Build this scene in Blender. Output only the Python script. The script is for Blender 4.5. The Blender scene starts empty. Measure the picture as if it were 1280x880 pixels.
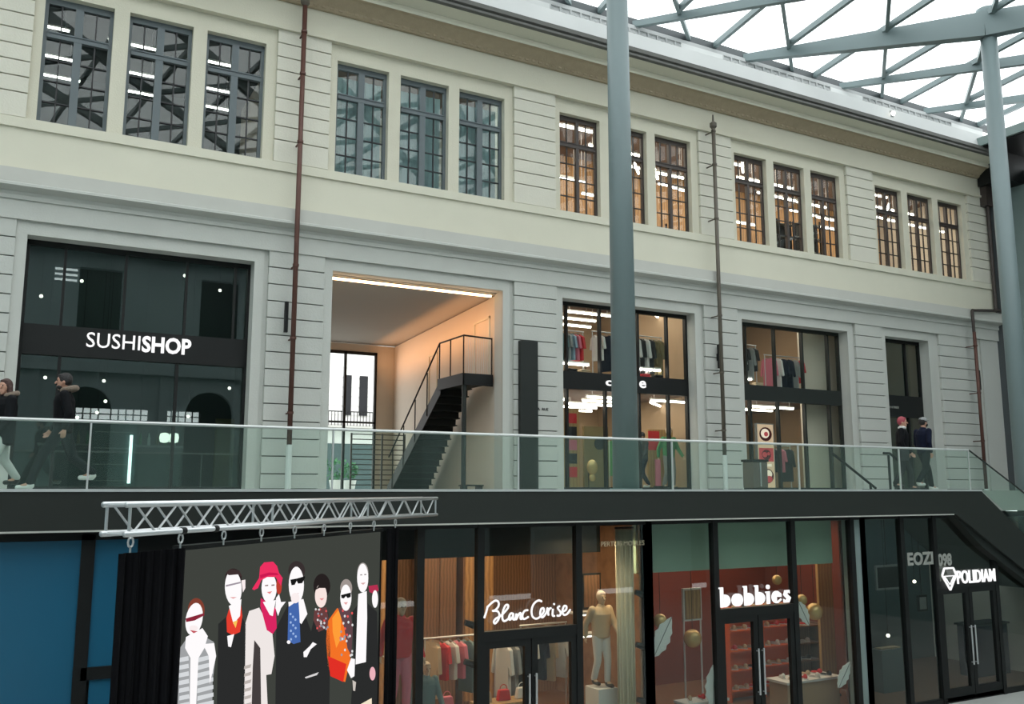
import bpy, bmesh, math, random
from mathutils import Vector, Matrix
random.seed(7)
PI=math.pi
scn=bpy.context.scene
COL=scn.collection
# ---------------------------------------------------------------- camera, world, exposure
f_px=1140.; phi=math.atan(173/f_px); Fh=f_px/math.cos(phi); th=math.atan(2100/Fh)
HD=Vector((math.cos(th),math.sin(th),0)); RD=Vector((math.sin(th),-math.cos(th),0))
cam=bpy.data.objects.new('camera',bpy.data.cameras.new('camera')); COL.objects.link(cam)
cam.data.sensor_width=36; cam.data.lens=36*f_px/1280; cam.data.clip_end=400; cam.data.clip_start=0.1
fwd=HD*math.cos(phi)+Vector((0,0,math.sin(phi)))
cam.rotation_euler=fwd.to_track_quat('-Z','Y').to_euler()
scn.camera=cam
W=bpy.data.worlds.new('world'); scn.world=W; W.use_nodes=True
nt=W.node_tree; bg=nt.nodes['Background']
tc=nt.nodes.new('ShaderNodeTexCoord'); nz=nt.nodes.new('ShaderNodeTexNoise'); nz.inputs['Scale'].default_value=3.0; nz.inputs['Detail'].default_value=4
rp=nt.nodes.new('ShaderNodeValToRGB'); rp.color_ramp.elements[0].position=.35; rp.color_ramp.elements[0].color=(.88,.905,.92,1)
rp.color_ramp.elements[1].position=.62; rp.color_ramp.elements[1].color=(1,1,1,1)
nt.links.new(tc.outputs['Generated'],nz.inputs['Vector']); nt.links.new(nz.outputs['Fac'],rp.inputs['Fac']); nt.links.new(rp.outputs['Color'],bg.inputs['Color'])
bg.inputs['Strength'].default_value=3.2
scn.view_settings.view_transform='Standard'; scn.view_settings.look='None'
scn.view_settings.exposure=0.0; scn.view_settings.gamma=1; scn.view_settings.use_curve_mapping=False

# ---------------------------------------------------------------- materials
def mat(name,col,rough=.6,metal=0,bump=0,bscale=20,var=0,vscale=2,spec=.5,alpha=None):
    m=bpy.data.materials.new(name); m.use_nodes=True; n=m.node_tree; b=n.nodes['Principled BSDF']
    b.inputs['Base Color'].default_value=(*col,1); b.inputs['Roughness'].default_value=rough
    b.inputs['Metallic'].default_value=metal; b.inputs['Specular IOR Level'].default_value=spec
    t=n.nodes.new('ShaderNodeTexCoord')
    if var:
        z=n.nodes.new('ShaderNodeTexNoise'); z.inputs['Scale'].default_value=vscale; z.inputs['Detail'].default_value=5
        r=n.nodes.new('ShaderNodeMix'); r.data_type='RGBA'
        r.inputs[6].default_value=(*[c*(1-var) for c in col],1); r.inputs[7].default_value=(*[min(1,c*(1+var)) for c in col],1)
        n.links.new(t.outputs['Object'],z.inputs['Vector']); n.links.new(z.outputs['Fac'],r.inputs[0]); n.links.new(r.outputs[2],b.inputs['Base Color'])
    if bump:
        z=n.nodes.new('ShaderNodeTexNoise'); z.inputs['Scale'].default_value=bscale; z.inputs['Detail'].default_value=4
        u=n.nodes.new('ShaderNodeBump'); u.inputs['Strength'].default_value=bump; u.inputs['Distance'].default_value=.02
        n.links.new(t.outputs['Object'],z.inputs['Vector']); n.links.new(z.outputs['Fac'],u.inputs['Height']); n.links.new(u.outputs['Normal'],b.inputs['Normal'])
    return m
def emit(name,col,s):
    m=bpy.data.materials.new(name); m.use_nodes=True; n=m.node_tree; n.nodes.clear()
    e=n.nodes.new('ShaderNodeEmission'); e.inputs[0].default_value=(*col,1); e.inputs[1].default_value=s
    o=n.nodes.new('ShaderNodeOutputMaterial'); n.links.new(e.outputs[0],o.inputs[0]); return m
def glass(name,tint=(1,1,1),refl=1.0,ior=1.5,haze=0,hcol=(.8,.85,.85)):
    m=bpy.data.materials.new(name); m.use_nodes=True; n=m.node_tree; n.nodes.clear()
    tr=n.nodes.new('ShaderNodeBsdfTransparent'); tr.inputs[0].default_value=(*tint,1)
    gl=n.nodes.new('ShaderNodeBsdfGlossy'); gl.inputs['Roughness'].default_value=.01; gl.inputs['Color'].default_value=(.95,1,.98,1)
    fr=n.nodes.new('ShaderNodeFresnel'); fr.inputs[0].default_value=ior
    mu=n.nodes.new('ShaderNodeMath'); mu.operation='MULTIPLY'; mu.inputs[1].default_value=refl; mu.use_clamp=True
    mx=n.nodes.new('ShaderNodeMixShader'); o=n.nodes.new('ShaderNodeOutputMaterial')
    ge=n.nodes.new('ShaderNodeNewGeometry'); inv=n.nodes.new('ShaderNodeMath'); inv.operation='SUBTRACT'; inv.inputs[0].default_value=1.0; n.links.new(ge.outputs['Backfacing'],inv.inputs[1])
    m3=n.nodes.new('ShaderNodeMath'); m3.operation='MULTIPLY'; n.links.new(mu.outputs[0],m3.inputs[0]); n.links.new(inv.outputs[0],m3.inputs[1])
    n.links.new(fr.outputs[0],mu.inputs[0]); n.links.new(m3.outputs[0],mx.inputs[0]); n.links.new(tr.outputs[0],mx.inputs[1]); n.links.new(gl.outputs[0],mx.inputs[2])
    last=mx
    if haze:
        d=n.nodes.new('ShaderNodeBsdfDiffuse'); d.inputs[0].default_value=(*hcol,1)
        m2=n.nodes.new('ShaderNodeMixShader'); m2.inputs[0].default_value=haze
        n.links.new(mx.outputs[0],m2.inputs[1]); n.links.new(d.outputs[0],m2.inputs[2]); last=m2
    n.links.new(last.outputs[0],o.inputs[0]); return m
def wood(name,c1,c2,scale=6):
    m=mat(name,c1,.5); n=m.node_tree; b=n.nodes['Principled BSDF']
    t=n.nodes.new('ShaderNodeTexCoord'); w=n.nodes.new('ShaderNodeTexWave'); w.inputs['Scale'].default_value=scale; w.inputs['Distortion'].default_value=3
    r=n.nodes.new('ShaderNodeMix'); r.data_type='RGBA'; r.inputs[6].default_value=(*c1,1); r.inputs[7].default_value=(*c2,1)
    n.links.new(t.outputs['Object'],w.inputs['Vector']); n.links.new(w.outputs['Fac'],r.inputs[0]); n.links.new(r.outputs[2],b.inputs['Base Color']); return m

M={}
M['cream']=mat('cream_stucco',(.61,.585,.475),.85,bump=.25,bscale=30,var=.06,vscale=.7)
M['creamtrim']=mat('cream_trim',(.63,.61,.50),.8,bump=.1,bscale=40,var=.05,vscale=1.2)
M['tan']=mat('tan_frieze',(.37,.30,.205),.85,bump=.3,bscale=25,var=.15,vscale=6)
M['grey']=mat('grey_stone',(.495,.505,.47),.8,bump=.2,bscale=25,var=.06,vscale=1)
M['greyband']=mat('grey_zinc_band',(.50,.50,.46),.75,var=.05,spec=.2)
M['pilup']=mat('pale_render',(.63,.61,.52),.8,bump=.2,bscale=25,var=.05)
M['groove']=mat('groove_grey',(.10,.11,.09),.9)
M['white']=mat('white_parapet',(.62,.63,.62),.6,var=.04)
M['gutter']=mat('dark_gutter',(.10,.10,.09),.5)
M['steel']=mat('painted_bluegrey_steel',(.15,.20,.205),.45,var=.05,vscale=1)
M['steeldk']=mat('dark_steel',(.06,.07,.075),.5)
M['winfr']=mat('grey_window_paint',(.11,.135,.145),.5,var=.08)
M['bronze']=mat('brown_paint_and_backlight',(.05,.038,.033),.5,var=.08)  # brown for fence and pipe; on window frames it paints in warm backlight
M['bars']=mat('dark_glazing_bars',(.02,.022,.025),.5)
M['black']=mat('black_metal',(.010,.011,.011),.5,spec=.25)
M['anth']=mat('anthracite_metal',(.018,.022,.020),.5,var=.05,spec=.3)
M['fascia']=mat('charcoal_fascia',(.020,.024,.021),.6,var=.06,spec=.3)
M['alu']=mat('brushed_aluminium',(.62,.63,.64),.32,metal=.7)
M['rail']=mat('satin_handrail',(.60,.62,.61),.35,metal=.4)
M['copper']=mat('copper_pipe',(.095,.038,.027),.5,metal=.2,var=.2,vscale=5)
M['pipegr']=mat('brown_grey_pipe',(.10,.085,.065),.55,var=.15,vscale=5)
M['pipewh']=mat('white_pipe_guard',(.62,.66,.64),.5)
M['glass']=glass('window_glass',(.80,.86,.86),1.6)
M['glassdk']=glass('dark_shop_glass',(.55,.64,.62),2.2)
M['glassclr']=glass('clear_shop_glass',(.93,.95,.93),1.0)
M['glasslow']=glass('lower_shop_glass',(.85,.88,.86),1.3)
M['railglass']=glass('greenish_balustrade_glass',(.90,.96,.93),.6,haze=.03,hcol=(.5,.68,.62))
M['roofglass']=glass('roof_glass',(.96,.98,.98),.5,haze=.05,hcol=(.85,.9,.92))
M['plaster']=mat('white_plaster',(.62,.56,.47),.8,var=.03)
M['floor']=mat('grey_floor',(.35,.35,.33),.5,var=.08,vscale=1.5)
M['ground']=mat('pale_paving',(.40,.41,.39),.6,bump=.1,bscale=10,var=.08,vscale=1)
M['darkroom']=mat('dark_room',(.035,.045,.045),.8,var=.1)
M['tealroom']=mat('teal_panel',(.05,.085,.09),.4,var=.05)
M['shopwall']=mat('warm_shop_wall',(.38,.27,.17),.8,var=.1)
M['brickbrown']=mat('brown_ceiling',(.16,.10,.075),.8,var=.3,vscale=2)
M['terra']=mat('terracotta_wall',(.15,.026,.013),.7,var=.15)
M['orange']=wood('orange_timber',(.42,.235,.09),(.25,.13,.05),3)
M['oak']=wood('pale_plywood',(.42,.27,.11),(.34,.21,.09),3)
M['brownwood']=wood('brown_wood',(.20,.10,.05),(.12,.06,.03),4)
M['blind']=mat('pale_blind',(.42,.50,.50),.8,var=.12,vscale=3)
M['bluepanel']=mat('blue_panel',(.010,.11,.20),.35,var=.03)
M['sidewall']=mat('teal_grey_cladding',(.20,.26,.25),.6,var=.04)
M['curtain']=mat('black_drape',(.003,.003,.004),.9,bump=.5,bscale=8,spec=.1)
M['led_strip']=emit('warm_led',(1,.62,.32),9)
M['tube']=emit('white_tube',(1,.93,.84),12)
M['tubesm']=emit('white_tube_dim',(1,.92,.82),3.5)
M['bulb']=emit('bulb',(1,.9,.75),8)
M['sign']=emit('sign_white',(1,1,1),1.1)
M['crest']=mat('grey_crest',(.42,.43,.43),.6)
M['bindk']=mat('bin_grey_brown',(.11,.10,.085),.5)
M['oppwall']=mat('opposite_render',(.36,.46,.47),.8,var=.05)
M['greenreflect']=mat('grey_green_reflection',(.27,.38,.30),.5,var=.05)  # grey-green of a glass reflection, put into a panel colour
M['paintwood']=wood('dark_brown_panelling',(.24,.13,.065),(.15,.075,.035),4)
M['signdim']=mat('grey_letters',(.32,.33,.30),.5)
M['skin']=mat('skin',(.50,.27,.19),.55)
M['skinp']=mat('mannequin_skin',(.55,.42,.30),.5)
M['hairbr']=mat('brown_hair',(.05,.02,.015),.6,bump=.6,bscale=60)
M['hairbk']=mat('black_hair',(.012,.01,.01),.6,bump=.6,bscale=60)
M['fur']=mat('fur_trim',(.22,.17,.13),.9,bump=1,bscale=80,var=.3,vscale=40)
M['coatbk']=mat('black_coat',(.005,.0055,.007),.8,bump=.4,bscale=15,spec=.15)
M['navy']=mat('navy_jacket',(.006,.009,.024),.8,bump=.3,bscale=15,spec=.15)
M['jeansdk']=mat('dark_jeans',(.010,.014,.016),.85,spec=.15)
M['trwh']=mat('white_trousers',(.60,.63,.60),.7)
M['shoewh']=mat('white_shoes',(.70,.70,.68),.5)
M['shoebk']=mat('black_shoes',(.01,.01,.01),.4)
M['red']=mat('red_cloth',(.55,.02,.03),.7,var=.1)
M['pink']=mat('pink_cloth',(.60,.16,.22),.7,var=.08)
M['cloth_teal']=mat('teal_cloth',(.10,.17,.18),.8,var=.1)
M['cloth_lb']=mat('light_blue_cloth',(.25,.36,.45),.8)
M['cloth_wh']=mat('white_cloth',(.60,.60,.58),.8)
M['cloth_gr']=mat('grey_cloth',(.25,.26,.26),.8)
M['cloth_bk']=mat('black_cloth',(.012,.013,.016),.8)
M['cloth_olive']=mat('olive_cloth',(.18,.14,.06),.8)
M['cloth_green']=mat('green_cloth',(.06,.25,.10),.8)
M['cloth_beige']=mat('beige_cloth',(.50,.38,.25),.8)
M['gold']=mat('amber_glass_ball',(.60,.42,.18),.25,metal=.4)
M['feather']=mat('white_feather',(.62,.64,.62),.8,bump=.8,bscale=40)
M['leaf']=mat('green_leaves',(.03,.16,.05),.7,var=.4,vscale=6)
M['outwall']=mat('white_street_facade',(.80,.80,.78),.8,bump=.1)
M['skylt']=emit('lit_window',(.9,1,1),5)
M['pinkhair']=mat('reddish_pink_hair',(.32,.05,.07),.7)

ORD=['first','second','third','fourth','fifth','sixth','seventh','eighth','ninth','tenth','eleventh','twelfth']
# ---------------------------------------------------------------- helpers
def wloc(o):
    v=Vector((0,0,0))
    while o: v+=o.location; o=o.parent
    return v
def tag(o,label=None,cat=None,group=None,kind=None):
    if label: o['label']=label
    if cat: o['category']=cat
    if group: o['group']=group
    if kind: o['kind']=kind
    return o
def thing(name,loc,label=None,cat=None,group=None,kind=None,rz=0):
    o=bpy.data.objects.new(name,None); COL.objects.link(o); o.empty_display_size=.2
    o.location=loc; o.rotation_euler=(0,0,rz); return tag(o,label,cat,group,kind)
class MB:
    def __init__(s): s.v=[]; s.f=[]; s.m=[]; s.mi=0
    def add(s,vs,fs):
        b=len(s.v); s.v+=[tuple(v) for v in vs]
        for f in fs: s.f.append([b+i for i in f]); s.m.append(s.mi)
    def box(s,x0,x1,y0,y1,z0,z1):
        s.add([(x0,y0,z0),(x1,y0,z0),(x1,y1,z0),(x0,y1,z0),(x0,y0,z1),(x1,y0,z1),(x1,y1,z1),(x0,y1,z1)],
          [(0,3,2,1),(4,5,6,7),(0,1,5,4),(1,2,6,5),(2,3,7,6),(3,0,4,7)]); return s
    def beam(s,p,q,w,h,w2=None,h2=None):
        p=Vector(p);q=Vector(q);d=(q-p).normalized(); up=Vector((0,0,1))
        if abs(d.z)>.98: up=Vector((0,1,0))
        a=d.cross(up).normalized(); b=a.cross(d).normalized(); w2=w if w2 is None else w2; h2=h if h2 is None else h2
        vs=[p+a*sx*w/2+b*sy*h/2 for sx,sy in((-1,-1),(1,-1),(1,1),(-1,1))]+[q+a*sx*w2/2+b*sy*h2/2 for sx,sy in((-1,-1),(1,-1),(1,1),(-1,1))]
        s.add(vs,[(0,3,2,1),(4,5,6,7),(0,1,5,4),(1,2,6,5),(2,3,7,6),(3,0,4,7)]); return s
    def tube(s,p,q,r,r2=None,n=12,sx=1.,sy=1.):
        p=Vector(p);q=Vector(q);d=(q-p).normalized(); up=Vector((0,0,1)) if abs(d.z)<.95 else Vector((1,0,0))
        a=d.cross(up).normalized(); b=a.cross(d).normalized(); r2=r if r2 is None else r2
        vs=[]
        for c,rr in((p,r),(q,r2)):
            for i in range(n):
                t=2*PI*i/n; vs.append(c+a*math.cos(t)*rr*sx+b*math.sin(t)*rr*sy)
        fs=[(i,(i+1)%n,n+(i+1)%n,n+i) for i in range(n)]+[tuple(range(n-1,-1,-1)),tuple(range(n,2*n))]
        s.add(vs,fs); return s
    def path(s,pts,r,n=8):
        for i in range(len(pts)-1): s.tube(pts[i],pts[i+1],r,n=n)
        for p in pts[1:-1]: s.ball(p,r,n=n,m=6)
        return s
    def ball(s,c,r,sc=(1,1,1),n=14,m=9,rot=None):
        c=Vector(c); vs=[];fs=[]
        for j in range(m+1):
            a=PI*j/m
            for i in range(n):
                t=2*PI*i/n; v=Vector((math.sin(a)*math.cos(t)*r*sc[0],math.sin(a)*math.sin(t)*r*sc[1],math.cos(a)*r*sc[2]))
                if rot: v=rot@v
                vs.append(c+v)
        for j in range(m):
            for i in range(n): fs.append((j*n+i,(j+1)*n+i,(j+1)*n+(i+1)%n,j*n+(i+1)%n))
        s.add(vs,fs); return s
    def prism(s,pts,fn0,fn1):
        n=len(pts); vs=[fn0(p) for p in pts]+[fn1(p) for p in pts]
        fs=[tuple(range(n)),tuple(range(2*n-1,n-1,-1))]+[(i,i+n,(i+1)%n+n,(i+1)%n) for i in range(n)]
        s.add(vs,fs); return s
    def profX(s,pts,x0,x1):      # (y,z) outline swept along X
        return s.prism(pts,lambda p:(x0,p[0],p[1]),lambda p:(x1,p[0],p[1]))
    def profY(s,pts,y0,y1):      # (x,z) outline swept along Y
        return s.prism(pts,lambda p:(p[0],y0,p[1]),lambda p:(p[0],y1,p[1]))
    def lathe(s,prof,c=(0,0,0),n=20):
        vs=[];fs=[]
        for r,z in prof:
            for i in range(n): t=2*PI*i/n; vs.append((c[0]+r*math.cos(t),c[1]+r*math.sin(t),c[2]+z))
        for j in range(len(prof)-1):
            for i in range(n): fs.append((j*n+i,j*n+(i+1)%n,(j+1)*n+(i+1)%n,(j+1)*n+i))
        fs.append(tuple(range(n-1,-1,-1))); fs.append(tuple(range((len(prof)-1)*n,len(prof)*n)))
        s.add(vs,fs); return s
    def build(s,name,mats,parent=None,smooth=False,world=True,bevel=0):
        off=wloc(parent) if (parent and world) else Vector((0,0,0))
        me=bpy.data.meshes.new(name); me.from_pydata([tuple(Vector(v)-off) for v in s.v],[],s.f)
        if not isinstance(mats,(list,tuple)): mats=[mats]
        for m in mats: me.materials.append(m)
        me.polygons.foreach_set('material_index',s.m)
        bm=bmesh.new(); bm.from_mesh(me); bmesh.ops.recalc_face_normals(bm,faces=bm.faces); bm.to_mesh(me); bm.free()
        if smooth: me.polygons.foreach_set('use_smooth',[True]*len(me.polygons))
        me.update()
        o=bpy.data.objects.new(name,me); COL.objects.link(o)
        if parent: o.parent=parent
        if bevel:
            b=o.modifiers.new('bevel','BEVEL'); b.width=bevel; b.segments=2; b.limit_method='ANGLE'
        return o
def BX(*a): return MB().box(*a)
def struct(name,mb,m,label=None,**k):
    o=mb.build(name,m,**k); o['kind']='structure'
    if label:o['label']=label
    return o
def copy_tree(o,parent=None,loc=None,rz=None,label=None):
    c=o.copy(); COL.objects.link(c)
    if parent: c.parent=parent
    if loc is not None: c.location=loc
    if rz is not None: c.rotation_euler=(0,0,rz)
    if label: c['label']=label
    for ch in list(o.children): copy_tree(ch,c)
    return c
def wall_holes(mb,x0,x1,z0,z1,ya,yb,holes):
    xs=sorted({x0,x1,*[h[0] for h in holes],*[h[1] for h in holes]}); zs=sorted({z0,z1,*[h[2] for h in holes],*[h[3] for h in holes]})
    xs=[x for x in xs if x0<=x<=x1]; zs=[z for z in zs if z0<=z<=z1]
    for i in range(len(xs)-1):
        run=None
        for j in range(len(zs)-1):
            cx=(xs[i]+xs[i+1])/2; cz=(zs[j]+zs[j+1])/2
            inside=any(h[0]<cx<h[1] and h[2]<cz<h[3] for h in holes)
            if not inside:
                run=[zs[j],zs[j+1]] if run is None else [run[0],zs[j+1]]
            if inside or j==len(zs)-2:
                if run: mb.box(xs[i],xs[i+1],ya,yb,run[0],run[1]); run=None
    return mb
def text_obj(name,body,x0,x1,y,z0,z1,m,parent,bold=0,depth=.02,shear=0):
    """lettering fitted into x0..x1, z0..z1 standing in the plane y, facing -Y"""
    cu=bpy.data.curves.new(name,'FONT'); cu.body=body; cu.extrude=.02; cu.offset=bold; cu.shear=shear; cu.resolution_u=3
    t=bpy.data.objects.new('tmp_text',cu); COL.objects.link(t)
    dg=bpy.context.evaluated_depsgraph_get(); me=bpy.data.meshes.new_from_object(t.evaluated_get(dg))
    bpy.data.objects.remove(t)
    xs=[v.co.x for v in me.vertices]; ys=[v.co.y for v in me.vertices]
    ax,bx,ay,by=min(xs),max(xs),min(ys),max(ys); off=wloc(parent) if parent else Vector((0,0,0))
    for v in me.vertices:
        c=v.co.copy(); v.co=Vector((x0+(c.x-ax)/(bx-ax)*(x1-x0), y-(c.z/.02)*depth/2, z0+(c.y-ay)/(by-ay)*(z1-z0)))-off
    me.materials.clear(); me.materials.append(m)
    o=bpy.data.objects.new(name,me); COL.objects.link(o)
    if parent:o.parent=parent
    return o

def area(name,loc,sx,sy,power,col,lab):  # bare area light, no lamp body modelled
    l=bpy.data.lights.new(name,'AREA'); l.shape='RECTANGLE'; l.size=sx; l.size_y=sy; l.energy=power; l.color=col
    o=bpy.data.objects.new(name,l); COL.objects.link(o); o.location=loc
    tag(o,lab,'light'); return o
# ================================================================= FACADE
YF=19.5
CX=[-6.89+6.09*i for i in range(7)]   # pilaster centres: -6.89,-.80,5.29,11.38,17.47,23.56,29.65
HW=.62
XL,XR=-8.0,31.0
XRi=30.6
uph=[];low=[]
for c in CX[:-1]:
    for a in (.80,2.38,3.95): uph.append((round(c+a,3),round(c+a+1.28,3),7.2,9.95))
for i,c in enumerate(CX[:-1]):
    if i<5: low.append((round(c+.82,3),round(c+5.17,3),-0.001,4.9))
    else: low.append((round(c+.80,3),round(c+2.9,3),-0.001,4.9))
struct('wall_back_upper',wall_holes(MB(),XL,XRi,6.1,11.2,YF+.06,YF+.36,uph),M['cream'],'cream rendered upper facade wall with rows of triple window openings')
struct('wall_back_lower',wall_holes(MB(),XL,XRi,0,6.1,YF+.06,YF+.46,low),M['grey'],'pale grey stone ground floor facade wall behind the walkway')
# sill course and apron, architrave, frieze
struct('trim_1',BX(XL,XRi,YF-.07,YF+.06,7.0,7.2).box(XL,XRi,YF-.02,YF+.06,6.15,7.0),M['creamtrim'],'cream sill course running under the upper windows')
struct('trim_2',BX(XL,XRi,YF-.06,YF+.06,10.40,11.0).box(XL,XRi,YF-.10,YF+.06,10.33,10.40),M['cream'],'plain cream frieze band above the upper windows')
mb=MB().profX([(19.6,11.0),(19.36,11.0),(19.30,11.08),(19.05,11.24),(18.95,11.25),(19.6,11.26)],XL,XRi)
k=XL
while k<XRi:
    mb.box(k,k+.09,19.30,19.34,11.03,11.09); k+=.20
struct('trim_3',mb,M['tan'],'tan dentil moulding under the top cornice')
struct('trim_4',MB().profX([(19.6,11.25),(18.95,11.25),(18.93,11.30),(18.95,11.40),(18.85,11.42),(18.6,11.47),(19.6,11.50)],XL,XRi),M['creamtrim'],'cream projecting top cornice')
struct('trim_5',MB().profX([(19.6,11.47),(18.58,11.47),(18.52,11.50),(18.52,11.56),(18.57,11.58),(18.50,11.62),(18.50,11.73),(19.6,11.73)],XL,XRi),M['gutter'],'dark gutter line along the cornice')
struct('trim_6',MB().profX([(19.7,11.73),(18.60,11.73),(18.70,12.25),(19.7,12.45)],XL,XRi),M['white'],'white sloping parapet above the gutter')
# crest of small arches between parapet and glass roof
mb=MB().box(XL,XRi,19.70,19.82,13.05,13.16).box(XL,XRi,19.76,19.86,12.42,12.52)
for a,b in ((-6,10.6),(11.98,16.5),(18.1,22.7),(24.2,28.8)):
    x=a
    while x<b:
        mb.box(x,x+.05,19.70,19.80,12.5,13.05)
        for j in range(5):
            t0=PI*j/5;t1=PI*(j+1)/5
            mb.beam((x+.19-.14*math.cos(t0),19.75,12.82+.14*math.sin(t0)),(x+.19-.14*math.cos(t1),19.75,12.82+.14*math.sin(t1)),.08,.06)
        mb.box(x+.05,x+.33,19.74,19.78,12.96,13.05)
        x+=.33
struct('trim_7',mb,M['crest'],'white crest of small arches under the glass roof edge')
mb=MB()
for a,b in ((10.6,11.98),(16.5,18.1),(22.7,24.2),(28.8,XRi)): mb.box(a,b,19.70,19.80,12.4,13.05)
struct('trim_8',mb,M['white'],'plain white panels between the arched crests')
# belt cornice
struct('trim_9',MB().profX([(19.6,5.83),(19.24,5.83),(19.25,6.12),(19.5,6.16),(19.6,6.16)],XL,XRi),M['greyband'],'grey band along the top of the belt cornice')
struct('trim_10',MB().profX([(19.6,5.62),(19.42,5.62),(19.40,5.70),(19.25,5.74),(19.19,5.76),(19.19,5.81),(19.25,5.84),(19.6,5.84)],XL,XRi),M['grey'],'stone belt cornice lip between the storeys')
struct('trim_11',BX(XL,XRi,YF-.06,YF+.06,5.17,5.55).box(XL,XRi,YF-.10,YF+.06,5.55,5.63),M['grey'],'plain grey stone band over the shop openings')
# stepped surrounds of the lower openings and upper window groups
mb=MB()
for (a,b,z0,z1) in low:
    mb.box(a-.20,a,YF+.02,YF+.07,0,5.17).box(b,b+.20,YF+.02,YF+.07,0,5.17).box(a,b,YF+.02,YF+.07,4.9,5.17)
struct('trim_12',mb,M['grey'],'flat stone surrounds of the shop openings')
# pilasters with rusticated courses
def pilaster(cx,z0,z1,step,m,up,hw=HW):
    p=thing('pilaster',(cx,YF,z0),('rusticated upper' if up else 'rusticated lower')+' pilaster with horizontal grooves',None,None,'structure')
    BX(cx-hw+.02,cx+hw-.02,YF+.03,YF+.08,z0,z1).build('core',M['groove'],p)
    mb=MB(); z=z1
    while z>z0+.02:
        zb=max(z0,z-step); 
        if up and z0>0 and zb<z0+.3: zb=z0
        mb.box(cx-hw,cx+hw,YF-.03,YF+.07,zb+.022,z); z=zb
    mb.build('rusticated_block',m,p,bevel=.008)
    return p
for i,c in enumerate(CX):
    pilaster(c,7.2,10.33,.327,M['pilup'],True)
    if i<6: pilaster(c,0.02,5.17,.372,M['grey'],False)
    else: pilaster(27.95,0.02,5.17,.372,M['grey'],False,1.0)
# extra corner strip beyond the last pilaster
struct('wall_corner',BX(29.2,XRi,YF+.0,YF+.06,0.0,5.17),M['grey'],'plain grey wall strip beside the last downpipe')

# ---------------------------------------------------------------- upper windows
def upper_window(n,x0,x1,z0,z1,paint,gl,hm=.075):
    w=thing('window_%d'%n,((x0+x1)/2,YF+.3,z0),'tall multi-pane upper window',None,None,'structure')
    y0,y1=YF+.22,YF+.30; xm=(x0+x1)/2; zt=z0+(z1-z0)*.70
    f=MB().box(x0,x0+.07,y0,y1,z0,z1).box(x1-.07,x1,y0,y1,z0,z1).box(x0+.07,x1-.07,y0,y1,z0,z0+.08).box(x0+.07,x1-.07,y0,y1,z1-.13,z1)
    f.box(xm-hm,xm+hm,y0-.03,y1-.005,z0+.08,z1-.13).box(x0+.07,x1-.07,y0-.035,y1-.01,zt-.04,zt+.07).box(x0+.07,x1-.07,y0-.055,y1-.015,zt+.055,zt+.08)
    f.build('frame',paint,w)
    b=MB()
    for a,c in ((x0+.07,xm-hm),(xm+hm,x1-.07)):
        m_=(a+c)/2; b.box(m_-.013,m_+.013,y0+.02,y1-.02,z0+.08,z1-.13)
    for j in range(1,4):
        zz=z0+.08+(zt-.04-z0-.08)*j/4
        b.box(x0+.07,x1-.07,y0+.02,y1-.02,zz-.012,zz+.012)
    b.build('glazing_bars',M['bars'],w)
    BX(x0+.05,x1-.05,y0+.055,y0+.062,z0+.05,z1-.05).build('pane',gl,w)
n=1
for i,(x0,x1,z0,z1) in enumerate(uph):
    bay=i//3
    upper_window(n,x0,x1,z0,z1,M['winfr'] if bay<3 else M['bronze'],M['glass'] if bay<3 else M['glassclr'],.075 if bay<3 else .045); n+=1  # frames share one grey paint; brown ones have the warm backlight painted in
# upper rooms (ceiling, back wall, dividers)
ZC=11.0
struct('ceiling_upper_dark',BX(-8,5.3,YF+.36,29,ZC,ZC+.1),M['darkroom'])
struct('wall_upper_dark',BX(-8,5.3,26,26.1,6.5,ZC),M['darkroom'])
struct('ceiling_upper_warm',BX(5.3,31,YF+.36,28,ZC,ZC+.1),M['brickbrown'])
mb=MB(); 
for x in (5.3,11.4): mb.box(x-.05,x+.05,YF+.36,26,6.5,ZC)
mb.box(30.7,30.8,YF+.36,26,6.5,ZC)
struct('wall_upper_divider',mb,M['plaster'])
struct('wall_upper_timber',BX(11.4,31,24.6,24.7,6.5,ZC),M['orange'],'orange timber rear wall of the upper showroom')
struct('wall_upper_plain',BX(5.3,11.4,24.6,24.7,6.5,ZC),M['plaster'])
struct('floor_upper',BX(-8,31,YF+.46,29,6.4,6.55),M['floor'])
# pale blinds in the second bay
for k,a in enumerate((.80,2.38,3.95)):
    x0=5.29+a
    mb=MB(); q=12
    for j in range(q):
        xa=x0+.05+1.18*j/q; xb=x0+.05+1.18*(j+1)/q; yy=YF+.48+(.03 if j%2 else 0)
        mb.add([(xa,yy,7.25),(xb,YF+.48+(0 if j%2 else .03),7.25),(xb,YF+.48+(0 if j%2 else .03),9.75),(xa,yy,9.75)],[(0,1,2,3)])
    o=mb.build('window_blind',M['blind'])
    s=o.modifiers.new('s','SOLIDIFY'); s.thickness=.01
    tag(o,'pale folded curtain behind the %s window of the second upper bay'%(('left','middle','right')[k]),'curtain','pale curtains in the second upper bay')
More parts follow.
